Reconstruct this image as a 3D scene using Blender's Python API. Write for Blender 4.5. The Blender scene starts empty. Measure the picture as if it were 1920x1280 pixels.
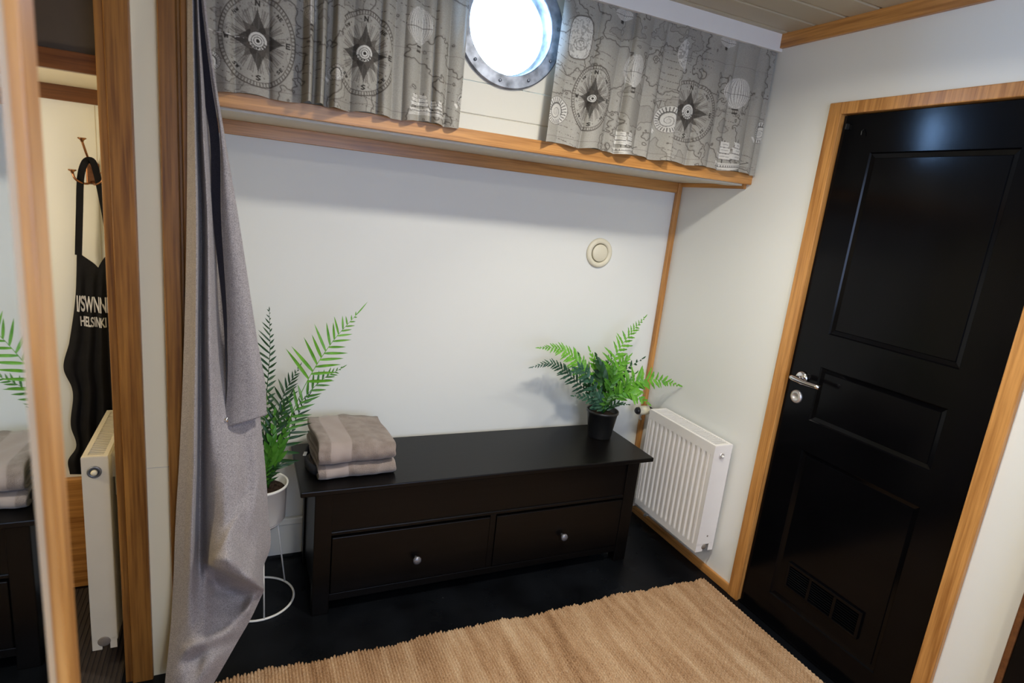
import bpy, bmesh, math, random
import numpy as np
from mathutils import Vector, Matrix

D = bpy.data
SC = bpy.context.scene
COL = SC.collection
random.seed(7)
PI = math.pi

# ------------------------------------------------------------------ camera
CAM_LOC = Vector((-1.988, -2.451, 1.575))
YAW, PITCH, ROLL, FPX = 0.4437, 0.2262, 0.1068, 1119.76
def cam_axes():
    fw = Vector((math.sin(YAW)*math.cos(PITCH), math.cos(YAW)*math.cos(PITCH), -math.sin(PITCH)))
    rt = Vector((math.cos(YAW), -math.sin(YAW), 0)); up = rt.cross(fw)
    c, s = math.cos(ROLL), math.sin(ROLL)
    return c*rt+s*up, -s*rt+c*up, fw
RT, UP, FW = cam_axes()
cam = D.objects.new('camera', D.cameras.new('camera'))
COL.objects.link(cam)
cam.matrix_world = Matrix(((RT.x, UP.x, -FW.x, CAM_LOC.x), (RT.y, UP.y, -FW.y, CAM_LOC.y), (RT.z, UP.z, -FW.z, CAM_LOC.z), (0, 0, 0, 1)))
cam.data.sensor_width = 36; cam.data.lens = FPX/1920*36
cam.data.clip_start = 0.02; cam.data.clip_end = 50
cam.data.dof.use_dof = True; cam.data.dof.focus_distance = 2.45; cam.data.dof.aperture_fstop = 3.8
SC.camera = cam
def at(px, py, axis, val):
    """a point of the photograph carried onto a real plane of the room"""
    d = FW + RT*((px-960)/FPX) - UP*((py-640)/FPX)
    i = 'xyz'.index(axis); t = (val-CAM_LOC[i])/d[i]
    return CAM_LOC + d*t

# ------------------------------------------------------------------ world, lights, exposure
w = D.worlds.new('daylight'); SC.world = w; w.use_nodes = True
bg = w.node_tree.nodes['Background']; bg.inputs[0].default_value = (0.30, 0.55, 1.0, 1); bg.inputs[1].default_value = 75.0
SC.view_settings.view_transform = 'Standard'; SC.view_settings.look = 'None'
SC.view_settings.exposure = 0.12; SC.view_settings.gamma = 1.0; SC.view_settings.use_curve_mapping = False
def lamp(name, kind, loc, power, color, size, aim=None, sy=None, spread=None):
    l = D.lights.new(name, kind); l.energy = power; l.color = color
    if kind == 'AREA':
        l.shape = 'DISK' if sy is None else 'RECTANGLE'; l.size = size
        if sy: l.size_y = sy
        if spread: l.spread = spread
    else: l.shadow_soft_size = size
    o = D.objects.new(name, l); COL.objects.link(o); o.location = loc
    if aim is not None:
        o.rotation_euler = (Vector(aim)-Vector(loc)).to_track_quat('-Z', 'Y').to_euler()
    return o
WARM = (1.0, 0.95, 0.85)
lamp('ceiling_lamp_main', 'AREA', (-1.02, -1.42, 2.325), 20, WARM, 0.15, (-1.02, -1.22, 0), spread=math.radians(158))
l_ = lamp('porthole_daylight', 'AREA', (-1.155, -.33, 2.143), 1, (1, 1, 1), .34, (-1.155, -2, 2.143)); l_.data.cycles.is_portal = True
sp = lamp('ceiling_spot_right', 'SPOT', (-0.34, -1.26, 2.30), 22, WARM, 0.04, (-0.60, -0.12, 0.45)); sp.data.spot_size = math.radians(64); sp.data.spot_blend = .8
lamp('ceiling_lamp_rear', 'AREA', (-1.5, -2.9, 2.325), 14, (1.0, 0.90, 0.72), 0.2, (-1.3, -2.8, 0))
lamp('rear_cool_fill', 'AREA', (-1.15, -3.70, 1.5), 29, (0.46, 0.61, 1.0), 1.3, (-1.1, 0, 1.1), 1.0)  # unseen cool fill added behind the camera; no window is built
lamp('cloakroom_lamp', 'POINT', (-3.0, -0.75, 1.42), 13.0, (1.0, 0.84, 0.60), 0.07)

# ------------------------------------------------------------------ materials
def new_mat(name):
    m = D.materials.new(name); m.use_nodes = True
    nt = m.node_tree; return m, nt, nt.nodes['Principled BSDF']
def setp(b, col=None, rough=None, metal=None, spec=None, coat=None):
    if col is not None: b.inputs['Base Color'].default_value = (*col, 1)
    if rough is not None: b.inputs['Roughness'].default_value = rough
    if metal is not None: b.inputs['Metallic'].default_value = metal
    if spec is not None: b.inputs['Specular IOR Level'].default_value = spec
    if coat is not None: b.inputs['Coat Weight'].default_value = coat
def nd(nt, t, **kw):
    n = nt.nodes.new(t)
    for k, v in kw.items():
        if k in n.inputs.keys() if not hasattr(n, k) else False: n.inputs[k].default_value = v
        else: setattr(n, k, v)
    return n
def noise(nt, scale, detail=3, vec=None, rough=.5):
    n = nt.nodes.new('ShaderNodeTexNoise'); n.inputs['Scale'].default_value = scale
    n.inputs['Detail'].default_value = detail; n.inputs['Roughness'].default_value = rough
    if vec is not None: nt.links.new(vec, n.inputs['Vector'])
    return n
def ramp(nt, fac, stops):
    r = nt.nodes.new('ShaderNodeValToRGB'); cr = r.color_ramp
    while len(cr.elements) < len(stops): cr.elements.new(0.5)
    for e, (p, c) in zip(cr.elements, stops): e.position = p; e.color = (*c, 1)
    nt.links.new(fac, r.inputs[0]); return r
def bump(nt, b, height, strength=.2, dist=.002):
    n = nt.nodes.new('ShaderNodeBump'); n.inputs['Strength'].default_value = strength; n.inputs['Distance'].default_value = dist
    nt.links.new(height, n.inputs['Height']); nt.links.new(n.outputs[0], b.inputs['Normal']); return n
def objvec(nt, scale=(1, 1, 1)):
    tc = nt.nodes.new('ShaderNodeTexCoord'); mp = nt.nodes.new('ShaderNodeMapping')
    mp.inputs['Scale'].default_value = scale
    nt.links.new(tc.outputs['Object'], mp.inputs['Vector']); return mp.outputs[0]
def plain(name, col, rough=.5, metal=0, spec=.5, var=.06, nscale=12, bumps=.0):
    m, nt, b = new_mat(name); setp(b, col, rough, metal, spec)
    v = objvec(nt); n = noise(nt, nscale, 4, v)
    lo = tuple(c*(1-var) for c in col); hi = tuple(min(1, c*(1+var)) for c in col)
    r = ramp(nt, n.outputs[0], [(.3, lo), (.7, hi)]); nt.links.new(r.outputs[0], b.inputs['Base Color'])
    if bumps: bump(nt, b, noise(nt, nscale*8, 3, v).outputs[0], bumps, .001)
    return m
def wood(name, axis, c1, c2, rough=.32, spec=.5):
    m, nt, b = new_mat(name); setp(b, c1, rough, 0, spec)
    s = [26, 26, 26]; s['xyz'.index(axis)] = 1.4
    v = objvec(nt, tuple(s)); n = noise(nt, 1.6, 6, v, .62)
    v2 = objvec(nt, tuple(x*4 if x > 2 else x*2 for x in s)); n2 = noise(nt, 1.5, 3, v2)
    mx = nt.nodes.new('ShaderNodeMix'); mx.data_type = 'FLOAT'; mx.inputs[0].default_value = .4
    nt.links.new(n.outputs[0], mx.inputs[2]); nt.links.new(n2.outputs[0], mx.inputs[3])
    r = ramp(nt, mx.outputs[0], [(.36, c1), (.60, c2)]); nt.links.new(r.outputs[0], b.inputs['Base Color'])
    bump(nt, b, n2.outputs[0], .15, .0006); return m
OAK1, OAK2 = (.30, .118, .025), (.60, .290, .082)
M = {}
for a in 'xyz': M['oak_'+a] = wood('varnished_oak_'+a, a, OAK1, OAK2)
M['oak_post'] = wood('brown_oak_post', 'z', (.12, .044, .009), (.29, .128, .028))
M['oak_dark'] = wood('dark_and_shaded_wood', 'x', (.07, .022, .006), (.15, .055, .016))  # dark wood of the second door; also shade colour for cloakroom trims
M['wall'] = plain('white_wall_panel', (.765, .77, .725), .5, 0, .35, .004, 3, .0)
M['cream'] = plain('cream_painted_panel', (.86, .78, .56), .42, 0, .4, .004, 4, .0)
M['plank'] = plain('pale_cream_plank', (.62, .585, .49), .42, 0, .4, .01, 4, .0)
M['soffit'] = plain('beige_soffit_board', (.66, .61, .50), .45, 0, .4, .03, 4)
M['pelmet'] = plain('white_lacquered_pelmet', (.78, .76, .72), .35, 0, .4, .01)
M['ceil'] = plain('beige_ceiling_board', (.47, .41, .29), .45, 0, .4, .03, 5)
M['black_door'] = plain('glossy_black_paint', (.0018, .0018, .0023), .155, 0, .17, .2, 6, .05)
M['blackbrown'] = wood('black_brown_stain', 'x', (.0013, .0010, .0009), (.0030, .0023, .0021), .36, .24)
M['knob'] = plain('grey_metal_knob', (.22, .22, .24), .38, .6)
M['chrome'] = plain('polished_chrome', (.78, .78, .80), .14, 1, .5, .03)
M['satin'] = plain('satin_nickel', (.72, .70, .69), .38, .75, .5, .03)
M['gun'] = plain('worn_galvanised_steel', (.22, .235, .265), .46, .75, .5, .5, 28, .3)
M['rad'] = plain('white_radiator_enamel', (.78, .75, .71), .34, 0, .5, .015)
M['rad_cream'] = plain('cream_radiator_enamel', (.66, .61, .50), .36, 0, .5, .02)
M['slot'] = plain('radiator_gap_shade', (.06, .055, .05), .7)
M['black_plastic'] = plain('black_plastic', (.012, .012, .012), .35)
M['plug_grey'] = plain('grey_brown_plug', (.20, .17, .14), .5)
M['ivory'] = plain('ivory_plastic', (.74, .69, .53), .42, 0, .5, .02)
M['pot_white'] = plain('white_powder_coat', (.74, .72, .66), .38, 0, .5, .02)
M['soil'] = plain('potting_soil', (.03, .018, .012), .95, 0, .2, .6, 60, .9)
M['brass'] = plain('aged_brass', (.34, .16, .08), .30, 1, .5, .3, 40)
M['apron'] = plain('black_apron_cloth', (.007, .007, .009), .85, 0, .2, .2, 40, .3)
M['lettering'] = plain('white_print', (.62, .62, .66), .7)
M['mat_dark'] = plain('dark_ribbed_mat', (.03, .022, .018), .9)
M['label'] = plain('white_cotton_label', (.72, .72, .70), .8)
M['strap'] = plain('charcoal_loop_cloth', (.055, .055, .06), .85, 0, .2, .2, 60)
M['shade_wall'] = plain('shaded_plank_brown', (.045, .033, .024), .6, 0, .4, .1)

def mk_floor():
    m, nt, b = new_mat('black_painted_planks'); setp(b, (.006, .0065, .008), .30, 0, .16)
    v = objvec(nt); n = noise(nt, 5, 5, v)
    r = ramp(nt, n.outputs[0], [(.35, (.002, .0023, .003)), (.7, (.006, .007, .009))])
    sp = noise(nt, 55, 2, v); rs = ramp(nt, sp.outputs[0], [(.765, (0, 0, 0)), (.785, (1, 1, 1))])
    mx = nt.nodes.new('ShaderNodeMix'); mx.data_type = 'RGBA'
    nt.links.new(rs.outputs[0], mx.inputs[0]); nt.links.new(r.outputs[0], mx.inputs[6]); mx.inputs[7].default_value = (.10, .10, .10, 1)
    nt.links.new(mx.outputs[2], b.inputs['Base Color'])
    rr = ramp(nt, noise(nt, 9, 5, v).outputs[0], [(.3, (.22,)*3), (.75, (.48,)*3)]); nt.links.new(rr.outputs[0], b.inputs['Roughness'])
    return m
M['floor'] = mk_floor()
def mk_cloth(name, c1, c2, scale=700, st=.35, sheen=.2):
    m, nt, b = new_mat(name); setp(b, c1, .9, 0, .15); b.inputs['Sheen Weight'].default_value = sheen
    v = objvec(nt); n = noise(nt, scale, 2, v)
    n2 = noise(nt, scale*.12, 3, v)
    mx = nt.nodes.new('ShaderNodeMix'); mx.data_type = 'FLOAT'; mx.inputs[0].default_value = .35
    mx.inputs[0].default_value = .12
    nt.links.new(n.outputs[0], mx.inputs[2]); nt.links.new(n2.outputs[0], mx.inputs[3])
    r = ramp(nt, mx.outputs[0], [(.36, c1), (.62, c2)]); nt.links.new(r.outputs[0], b.inputs['Base Color'])
    bump(nt, b, n.outputs[0], st, .001); return m
M['curtain_grey'] = mk_cloth('grey_melange_curtain', (.20, .183, .188), (.385, .355, .355), 420, .3, .1)
M['fold_shade'] = mk_cloth('dark_fold_shade', (.012, .011, .016), (.02, .018, .025), 400)  # near-black, coloured as the shade deep in a fold
def mk_towel():
    m, nt, b = new_mat('taupe_terry'); setp(b, (.25, .20, .17), .95, 0, .1); b.inputs['Sheen Weight'].default_value = .3
    v = objvec(nt); n = noise(nt, 380, 2, v); n2 = noise(nt, 28, 4, v)
    at_ = nt.nodes.new('ShaderNodeAttribute'); at_.attribute_name = 'band'
    c = ramp(nt, n2.outputs[0], [(.3, (.225, .175, .145)), (.7, (.335, .275, .235))])
    mx = nt.nodes.new('ShaderNodeMix'); mx.data_type = 'RGBA'
    nt.links.new(at_.outputs['Fac'], mx.inputs[0]); nt.links.new(c.outputs[0], mx.inputs[6]); mx.inputs[7].default_value = (.37, .305, .27, 1)
    nt.links.new(mx.outputs[2], b.inputs['Base Color'])
    h = nt.nodes.new('ShaderNodeMath'); h.operation = 'MULTIPLY'
    inv = nt.nodes.new('ShaderNodeMath'); inv.operation = 'SUBTRACT'; inv.inputs[0].default_value = 1.1
    nt.links.new(at_.outputs['Fac'], inv.inputs[1]); nt.links.new(n.outputs[0], h.inputs[0]); nt.links.new(inv.outputs[0], h.inputs[1])
    bump(nt, b, h.outputs[0], .9, .003); return m
M['towel'] = mk_towel()
def mk_rug():
    m, nt, b = new_mat('braided_jute'); setp(b, (.5, .32, .16), .9, 0, .15)
    tc = nt.nodes.new('ShaderNodeTexCoord')
    v = objvec(nt, (30, 5, 30)); n = noise(nt, 1.0, 5, v, .6)
    v2 = objvec(nt, (9, .35, 1)); n2 = noise(nt, 1.0, 4, v2, .6)
    v3 = objvec(nt, (1, 1, 1)); n3 = noise(nt, 230, 3, v3)
    a = nt.nodes.new('ShaderNodeMix'); a.data_type = 'FLOAT'; a.inputs[0].default_value = .5
    nt.links.new(n.outputs[0], a.inputs[2]); nt.links.new(n2.outputs[0], a.inputs[3])
    a2 = nt.nodes.new('ShaderNodeMix'); a2.data_type = 'FLOAT'; a2.inputs[0].default_value = .35
    nt.links.new(a.outputs[0], a2.inputs[2]); nt.links.new(n3.outputs[0], a2.inputs[3])
    r = ramp(nt, a2.outputs[0], [(.34, (.20, .10, .045)), (.45, (.42, .25, .13)), (.54, (.54, .36, .21)), (.66, (.70, .53, .35))])
    nt.links.new(r.outputs[0], b.inputs['Base Color'])
    bump(nt, b, n3.outputs[0], .9, .004); return m
M['rug'] = mk_rug()
def mk_leaf(name, c1, c2, sc=30):
    m, nt, b = new_mat(name); setp(b, c1, .38, 0, .4)
    v = objvec(nt); n = noise(nt, sc, 3, v)
    r = ramp(nt, n.outputs[0], [(.3, c1), (.7, c2)]); nt.links.new(r.outputs[0], b.inputs['Base Color'])
    tr = nt.nodes.new('ShaderNodeBsdfTranslucent'); nt.links.new(r.outputs[0], tr.inputs[0])
    ms = nt.nodes.new('ShaderNodeMixShader'); ms.inputs[0].default_value = .22
    out = nt.nodes['Material Output']
    nt.links.new(b.outputs[0], ms.inputs[1]); nt.links.new(tr.outputs[0], ms.inputs[2]); nt.links.new(ms.outputs[0], out.inputs[0])
    return m
M['leaf_bright'] = mk_leaf('bright_fern_leaf', (.085, .30, .018), (.20, .50, .05))
M['leaf_mid'] = mk_leaf('mid_fern_leaf', (.035, .15, .012), (.085, .27, .025))
M['leaf_dark'] = mk_leaf('dark_fern_leaf', (.010, .045, .012), (.025, .09, .022))
M['leaf_blue'] = mk_leaf('blue_green_fern_leaf', (.022, .075, .045), (.05, .14, .08))
M['stem'] = mk_leaf('fern_stem', (.04, .10, .02), (.07, .16, .03))
def mk_print():
    m, nt, b = new_mat('nautical_print_cotton'); setp(b, (.3, .28, .24), .85, 0, .15)
    a = nt.nodes.new('ShaderNodeAttribute'); a.attribute_name = 'ink'
    v = objvec(nt); n = noise(nt, 300, 2, v)
    r = ramp(nt, n.outputs[0], [(.35, (.86,)*3), (.65, (1, 1, 1))])
    mx = nt.nodes.new('ShaderNodeMix'); mx.data_type = 'RGBA'; mx.blend_type = 'MULTIPLY'; mx.inputs[0].default_value = 1
    nt.links.new(a.outputs['Color'], mx.inputs[6]); nt.links.new(r.outputs[0], mx.inputs[7])
    nt.links.new(mx.outputs[2], b.inputs['Base Color'])
    tr = nt.nodes.new('ShaderNodeBsdfTranslucent'); nt.links.new(mx.outputs[2], tr.inputs[0])
    ms = nt.nodes.new('ShaderNodeMixShader'); ms.inputs[0].default_value = .18
    nt.links.new(b.outputs[0], ms.inputs[1]); nt.links.new(tr.outputs[0], ms.inputs[2]); nt.links.new(ms.outputs[0], nt.nodes['Material Output'].inputs[0])
    return m
M['print'] = mk_print()
def mk_glass():
    m, nt, b = new_mat('porthole_glass'); setp(b, (.95, .97, 1), .02)
    tp = nt.nodes.new('ShaderNodeBsdfTransparent'); gl = nt.nodes.new('ShaderNodeBsdfGlossy'); gl.inputs['Roughness'].default_value = .02
    ms = nt.nodes.new('ShaderNodeMixShader'); ms.inputs[0].default_value = .06
    nt.links.new(tp.outputs[0], ms.inputs[1]); nt.links.new(gl.outputs[0], ms.inputs[2]); nt.links.new(ms.outputs[0], nt.nodes['Material Output'].inputs[0])
    return m
M['glass'] = mk_glass()
M['mirror'] = plain('mirror_silver', (.80, .84, .82), .015, 1, .5, .0)
M['bevel'] = plain('mirror_bevel_edge', (.72, .78, .76), .22, .55, .5, .02)  # pale colour stands in for the bright reflection in the bevel

# ------------------------------------------------------------------ mesh helpers
def link(name, me, mat, parent=None, smooth=False):
    o = D.objects.new(name, me); COL.objects.link(o)
    if mat is not None: me.materials.append(mat)
    if parent is not None:
        o.parent = parent
        o.matrix_parent_inverse = parent.matrix_world.inverted() if parent.type != 'EMPTY' else Matrix.Translation(parent.location).inverted()
    if smooth:
        for p in me.polygons: p.use_smooth = True
    return o
def bm_obj(name, bm, mat, parent=None, smooth=False):
    bmesh.ops.recalc_face_normals(bm, faces=bm.faces)
    me = D.meshes.new(name); bm.to_mesh(me); bm.free()
    return link(name, me, mat, parent, smooth)
def add_box(bm, x0, x1, y0, y1, z0, z1, bev=0.0, seg=2):
    t = bmesh.new(); bmesh.ops.create_cube(t, size=1)
    for v in t.verts:
        v.co = Vector(((x0+x1)/2+v.co.x*(x1-x0), (y0+y1)/2+v.co.y*(y1-y0), (z0+z1)/2+v.co.z*(z1-z0)))
    if bev: bmesh.ops.bevel(t, geom=list(t.edges), offset=bev, segments=seg, profile=.5, affect='EDGES')
    merge(bm, t)
def merge(bm, t, mtx=None):
    if mtx is not None: bmesh.ops.transform(t, matrix=mtx, verts=t.verts)
    vm = {v: bm.verts.new(v.co) for v in t.verts}
    for f in t.faces:
        try: bm.faces.new([vm[v] for v in f.verts])
        except ValueError: pass
    t.free()
def box(name, x0, x1, y0, y1, z0, z1, mat, parent=None, bev=.0015):
    bm = bmesh.new(); add_box(bm, x0, x1, y0, y1, z0, z1, bev); return bm_obj(name, bm, mat, parent)
def add_tube(bm, pts, r, seg=10, caps=True):
    pts = [Vector(p) for p in pts]; n = len(pts); rs = r if isinstance(r, (list, tuple)) else [r]*n
    rings = []; prev = None
    for i, p in enumerate(pts):
        t = (pts[min(i+1, n-1)]-pts[max(i-1, 0)]).normalized()
        a = prev if prev is not None else (Vector((0, 0, 1)) if abs(t.z) < .9 else Vector((1, 0, 0)))
        u = (a - t*a.dot(t)).normalized(); prev = u; v = t.cross(u)
        rings.append([bm.verts.new(p+(u*math.cos(2*PI*k/seg)+v*math.sin(2*PI*k/seg))*rs[i]) for k in range(seg)])
    for i in range(n-1):
        for k in range(seg):
            bm.faces.new((rings[i][k], rings[i][(k+1) % seg], rings[i+1][(k+1) % seg], rings[i+1][k]))
    if caps:
        bm.faces.new(rings[0][::-1]); bm.faces.new(rings[-1])
def add_lathe(bm, prof, origin=(0, 0, 0), axis='z', seg=40, closed=False):
    """prof: list of (radius, height); revolved about an axis through origin"""
    o = Vector(origin); rings = []
    for (r, h) in prof:
        ring = []
        for k in range(seg):
            c, s = math.cos(2*PI*k/seg)*r, math.sin(2*PI*k/seg)*r
            p = {'z': Vector((c, s, h)), 'y': Vector((c, h, s)), 'x': Vector((h, c, s))}[axis]
            ring.append(bm.verts.new(o+p))
        rings.append(ring)
    m = len(rings)
    for i in range(m if closed else m-1):
        a, b = rings[i], rings[(i+1) % m]
        for k in range(seg): bm.faces.new((a[k], a[(k+1) % seg], b[(k+1) % seg], b[k]))
    if not closed:
        for rg, pr in ((rings[0], prof[0]), (rings[-1], prof[-1])):
            if pr[0] > 1e-4: bm.faces.new(rg)
    return bm
def bez(pts, n):
    """smooth interpolation through points (Catmull-Rom)"""
    P = [Vector(p) for p in pts]; P = [P[0]*2-P[1]]+P+[P[-1]*2-P[-2]]; out = []
    m = len(P)-3
    for j in range(n):
        t = j/(n-1)*m; i = min(int(t), m-1); f = t-i
        a, b, c, d = P[i:i+4]
        out.append(.5*((2*b)+(c-a)*f+(2*a-5*b+4*c-d)*f*f+(3*b-a-3*c+d)*f**3))
    return out
def empty(name, loc, label, cat, group=None):
    o = D.objects.new(name, None); COL.objects.link(o); o.location = loc; o.empty_display_size = .05
    o['label'] = label; o['category'] = cat
    if group: o['group'] = group
    return o
def tag(o, label, cat, group=None, kind=None):
    o['label'] = label; o['category'] = cat
    if group: o['group'] = group
    if kind: o['kind'] = kind
    return o
def struct(o): o['kind'] = 'structure'; return o

# ================================================================== THE SETTING
XB, YB, ZC = -3.45, -3.75, 2.339
struct(box('floor', XB-.1, .12, YB-.1, .12, -.06, 0, M['floor'], bev=0))
# faint plank seams are cut into the floor finish as shallow grooves: thin dark strips are avoided
# ceiling of beige boards with V grooves
bm = bmesh.new(); pitch = .128; y = .0
yy = -.522+.128*4
while yy > YB-.05:
    y1, y0 = yy, yy-pitch
    v = [(-.006, 0), (-.0, .005)]
    pr = [(y1, ZC+.010), (y1-.002, ZC+.009), (y1-.009, ZC), (y0+.009, ZC), (y0+.002, ZC+.009), (y0, ZC+.010)]
    vs = [(bm.verts.new((XB-.1, a, b)), bm.verts.new((.12, a, b))) for a, b in pr]
    for (a, b), (c, d) in zip(vs, vs[1:]): bm.faces.new((a, b, d, c))
    yy -= pitch
top = [bm.verts.new(p) for p in ((XB-.1, YB-.1, ZC+.05), (.12, YB-.1, ZC+.05), (.12, .12, ZC+.05), (XB-.1, .12, ZC+.05))]
bm.faces.new(top)
struct(bm_obj('ceiling', bm, M['ceil']))
struct(box('wall_back', XB, 0, 0, .08, 0, 1.87, M['wall'], bev=0))
# right wall with the doorway cut out of it
bm = bmesh.new()
add_box(bm, 0, .08, -.80, .08, 0, ZC); add_box(bm, 0, .08, YB, -1.58, 0, ZC); add_box(bm, 0, .08, -1.58, -.80, 2.035, ZC)
struct(bm_obj('wall_right', bm, M['wall']))
struct(box('wall_front', XB, 0, YB-.08, YB, 0, ZC, M['wall'], bev=0))
struct(box('wall_left', -2.27, -2.19, YB, -1.84, 0, ZC, M['wall'], bev=0))
struct(box('wall_cloakroom', XB-.08, XB, YB, .08, 0, ZC, M['cream'], bev=0))
# partition between the two cabins; its end faces the camera
struct(box('wall_partition', -2.30, -2.115, -.578, 0, 0, ZC, M['cream'], bev=0))
# upper hull wall: cream tongue-and-groove planks with the round porthole hole
PC = Vector((-1.155, -.43, 2.143)); PR_OUT, PR_IN = .193, .150
def upper_wall():
    bm = bmesh.new()
    xs = [-2.115, 0]; zl = [1.79, 1.855, 1.98, 2.105, 2.23, 2.355]
    hr = .156; n = 96
    y0 = -.43
    outer = []
    # polygon strips around the hole, plank by plank: build as grid, cut the circle by radial fill
    ring = [bm.verts.new((PC.x+hr*math.cos(2*PI*k/n), y0, PC.z+hr*math.sin(2*PI*k/n))) for k in range(n)]
    back = [bm.verts.new((PC.x+hr*math.cos(2*PI*k/n), y0+.09, PC.z+hr*math.sin(2*PI*k/n))) for k in range(n)]
    s = .185
    sq = []
    for k in range(n):
        c, q = math.cos(2*PI*k/n), math.sin(2*PI*k/n); m = max(abs(c), abs(q))
        sq.append(bm.verts.new((PC.x+s*c/m, y0, PC.z+s*q/m)))
    for k in range(n):
        j = (k+1) % n
        bm.faces.new((ring[k], ring[j], sq[j], sq[k])); bm.faces.new((ring[k], back[k], back[j], ring[j]))
    return bm, s
bm, s = upper_wall()
def plank(bm, x0, x1, z0, z1, y0=-.43):
    pr = [(y0+.004, z0), (y0, z0+.003), (y0, z1-.003), (y0+.004, z1)]
    vs = [(bm.verts.new((x0, a, b)), bm.verts.new((x1, a, b))) for a, b in pr]
    for (a, b), (c, d) in zip(vs, vs[1:]): bm.faces.new((a, b, d, c))
for z0, z1 in ((1.78, 1.853), (1.853, 1.958)): plank(bm, -2.115, 0, z0, z1)
for z0, z1 in ((1.958, 1.981), (1.981, 2.106), (2.106, 2.23), (2.23, 2.328), (2.328, 2.36)):
    plank(bm, -2.115, PC.x-s, z0, z1); plank(bm, PC.x+s, 0, z0, z1)
plank(bm, PC.x-s, PC.x+s, 2.328, 2.36)
for q in ((-2.2, PC.x-.17, 1.75, 2.42), (PC.x+.17, .08, 1.75, 2.42), (PC.x-.17, PC.x+.17, 1.75, PC.z-.17), (PC.x-.17, PC.x+.17, PC.z+.17, 2.42)): add_box(bm, q[0], q[1], -.424, -.34, q[2], q[3])
o = struct(bm_obj('wall_upper', bm, M['plank']))
# the planks run on left of the partition in the cloakroom, their shade painted in as dark brown
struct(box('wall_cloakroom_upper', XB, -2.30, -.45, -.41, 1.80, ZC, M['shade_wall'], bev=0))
struct(box('ceiling_soffit', -2.115, 0, -.446, 0, 1.757, 1.80, M['soffit'], bev=0))
struct(box('ceiling_cloakroom_soffit', XB, -2.30, -.446, 0, 1.789, 1.82, M['soffit'], bev=0))
# narrow boards of the soffit
# wooden trims
struct(box('trim_1', -2.115, 0, -.462, -.436, 1.756, 1.80, M['oak_x']))                    # step edge
struct(box('trim_2', -2.115, -.024, -.016, 0, 1.708, 1.757, M['oak_x']))                   # under soffit
struct(box('trim_3', -.014, 0, -.436, -.016, 1.738, 1.757, M['oak_y']))                    # soffit end on right wall
bm = bmesh.new(); add_box(bm, -.026, 0, -.026, 0, .18, 1.757, .007, 3)
struct(bm_obj('trim_4', bm, M['oak_z']))                                                  # corner post
struct(box('trim_5', -.016, 0, YB, -.488, 2.287, ZC+.002, M['oak_y']))                     # ceiling trim right
struct(box('trim_6', XB, -2.30, -.462, -.436, 1.787, 1.835, M['oak_dark']))                # cloakroom step edge, oak darkened to stand for shade
struct(box('trim_7', XB, -2.30, -.016, 0, 1.743, 1.790, M['oak_dark']))                    # cloakroom under soffit, shade put into the oak colour
struct(box('trim_8', -2.115, -.0, -.492, -.474, 2.275, ZC+.002, M['pelmet']))              # white curtain pelmet
# partition end: two oak posts and the profile beside the doorway
struct(box('trim_9', -2.282, -2.227, -.596, -.57, 0, ZC, M['oak_post'], bev=.003))
struct(box('trim_10', -2.302, -2.279, -.586, -.56, 0, ZC, M['oak_post'], bev=.002))
bm = bmesh.new(); add_box(bm, -2.168, -2.127, -.602, -.57, 0, ZC, .003); add_box(bm, -2.128, -2.118, -.594, -.57, 0, ZC, .003); add_box(bm, -2.118, -2.103, -.600, -.50, 0, ZC, .003)
struct(bm_obj('trim_11', bm, M['oak_post']))
struct(box('trim_12', -2.226, -2.169, -.5795, -.577, .715, .717, M['soffit'], bev=0))      # thin seam on the cream strip
# baseboards
bm = bmesh.new(); add_box(bm, -2.115, -.02, -.012, 0, .02, .15); add_box(bm, -2.115, -.02, -.022, 0, .148, .18, .006, 3)
struct(bm_obj('baseboard_back', bm, M['wall']))
struct(box('baseboard_right', -.014, 0, -.784, -.0, 0, .040, M['oak_y'], bev=.003))
struct(box('baseboard_front', -.014, 0, YB, -1.80, 0, .040, M['oak_y'], bev=.003))
# cloakroom lower back panel in honey wood
struct(box('wall_cloakroom_lower', XB, -2.30, -.03, 0, 0, .44, M['oak_x'], bev=.003))
for i, gx in enumerate((-2.41, -2.62, -2.83)):
    struct(box('trim_%d' % (13+i), gx-.001, gx+.001, -.0012, 0, .44, 1.742, M['soffit'], bev=0))
# porthole
wd = empty('window_1', PC, 'round steel-framed porthole in the cream plank wall', 'window'); wd['kind'] = 'structure'
bm = bmesh.new()
add_lathe(bm, [(PR_IN, -.011), (PR_IN+.002, -.013), (PR_OUT-.004, -.012), (PR_OUT, -.009), (PR_OUT, .0), (PR_IN, .0)], PC, 'y', 128, closed=True)
bm_obj('window_frame', bm, M['gun'], wd, False)
bm = bmesh.new()
add_lathe(bm, [(.1502, -.011), (.149, -.008), (.147, .030), (.1445, .032), (.1435, .040), (.1405, .042), (.1405, .058), (.153, .060), (.153, -.004)], PC, 'y', 96, closed=True)
bm_obj('window_sleeve', bm, M['gun'], wd, True)
bm = bmesh.new(); add_lathe(bm, [(.0001, .046), (.142, .046), (.142, .052), (.0001, .052)], PC, 'y', 64)
bm_obj('window_glass', bm, M['glass'], wd)
for k in range(10):
    a = 2*PI*(k+.25)/10; r = .172
    bm = bmesh.new(); c = (PC.x+r*math.cos(a), PC.y-.0165, PC.z+r*math.sin(a))
    add_lathe(bm, [(.0001, -.0015), (.003, -.0012), (.0052, 0), (.0052, .002)], c, 'y', 16)
    bm_obj('bolt', bm, M['gun'], wd, True)

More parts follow.
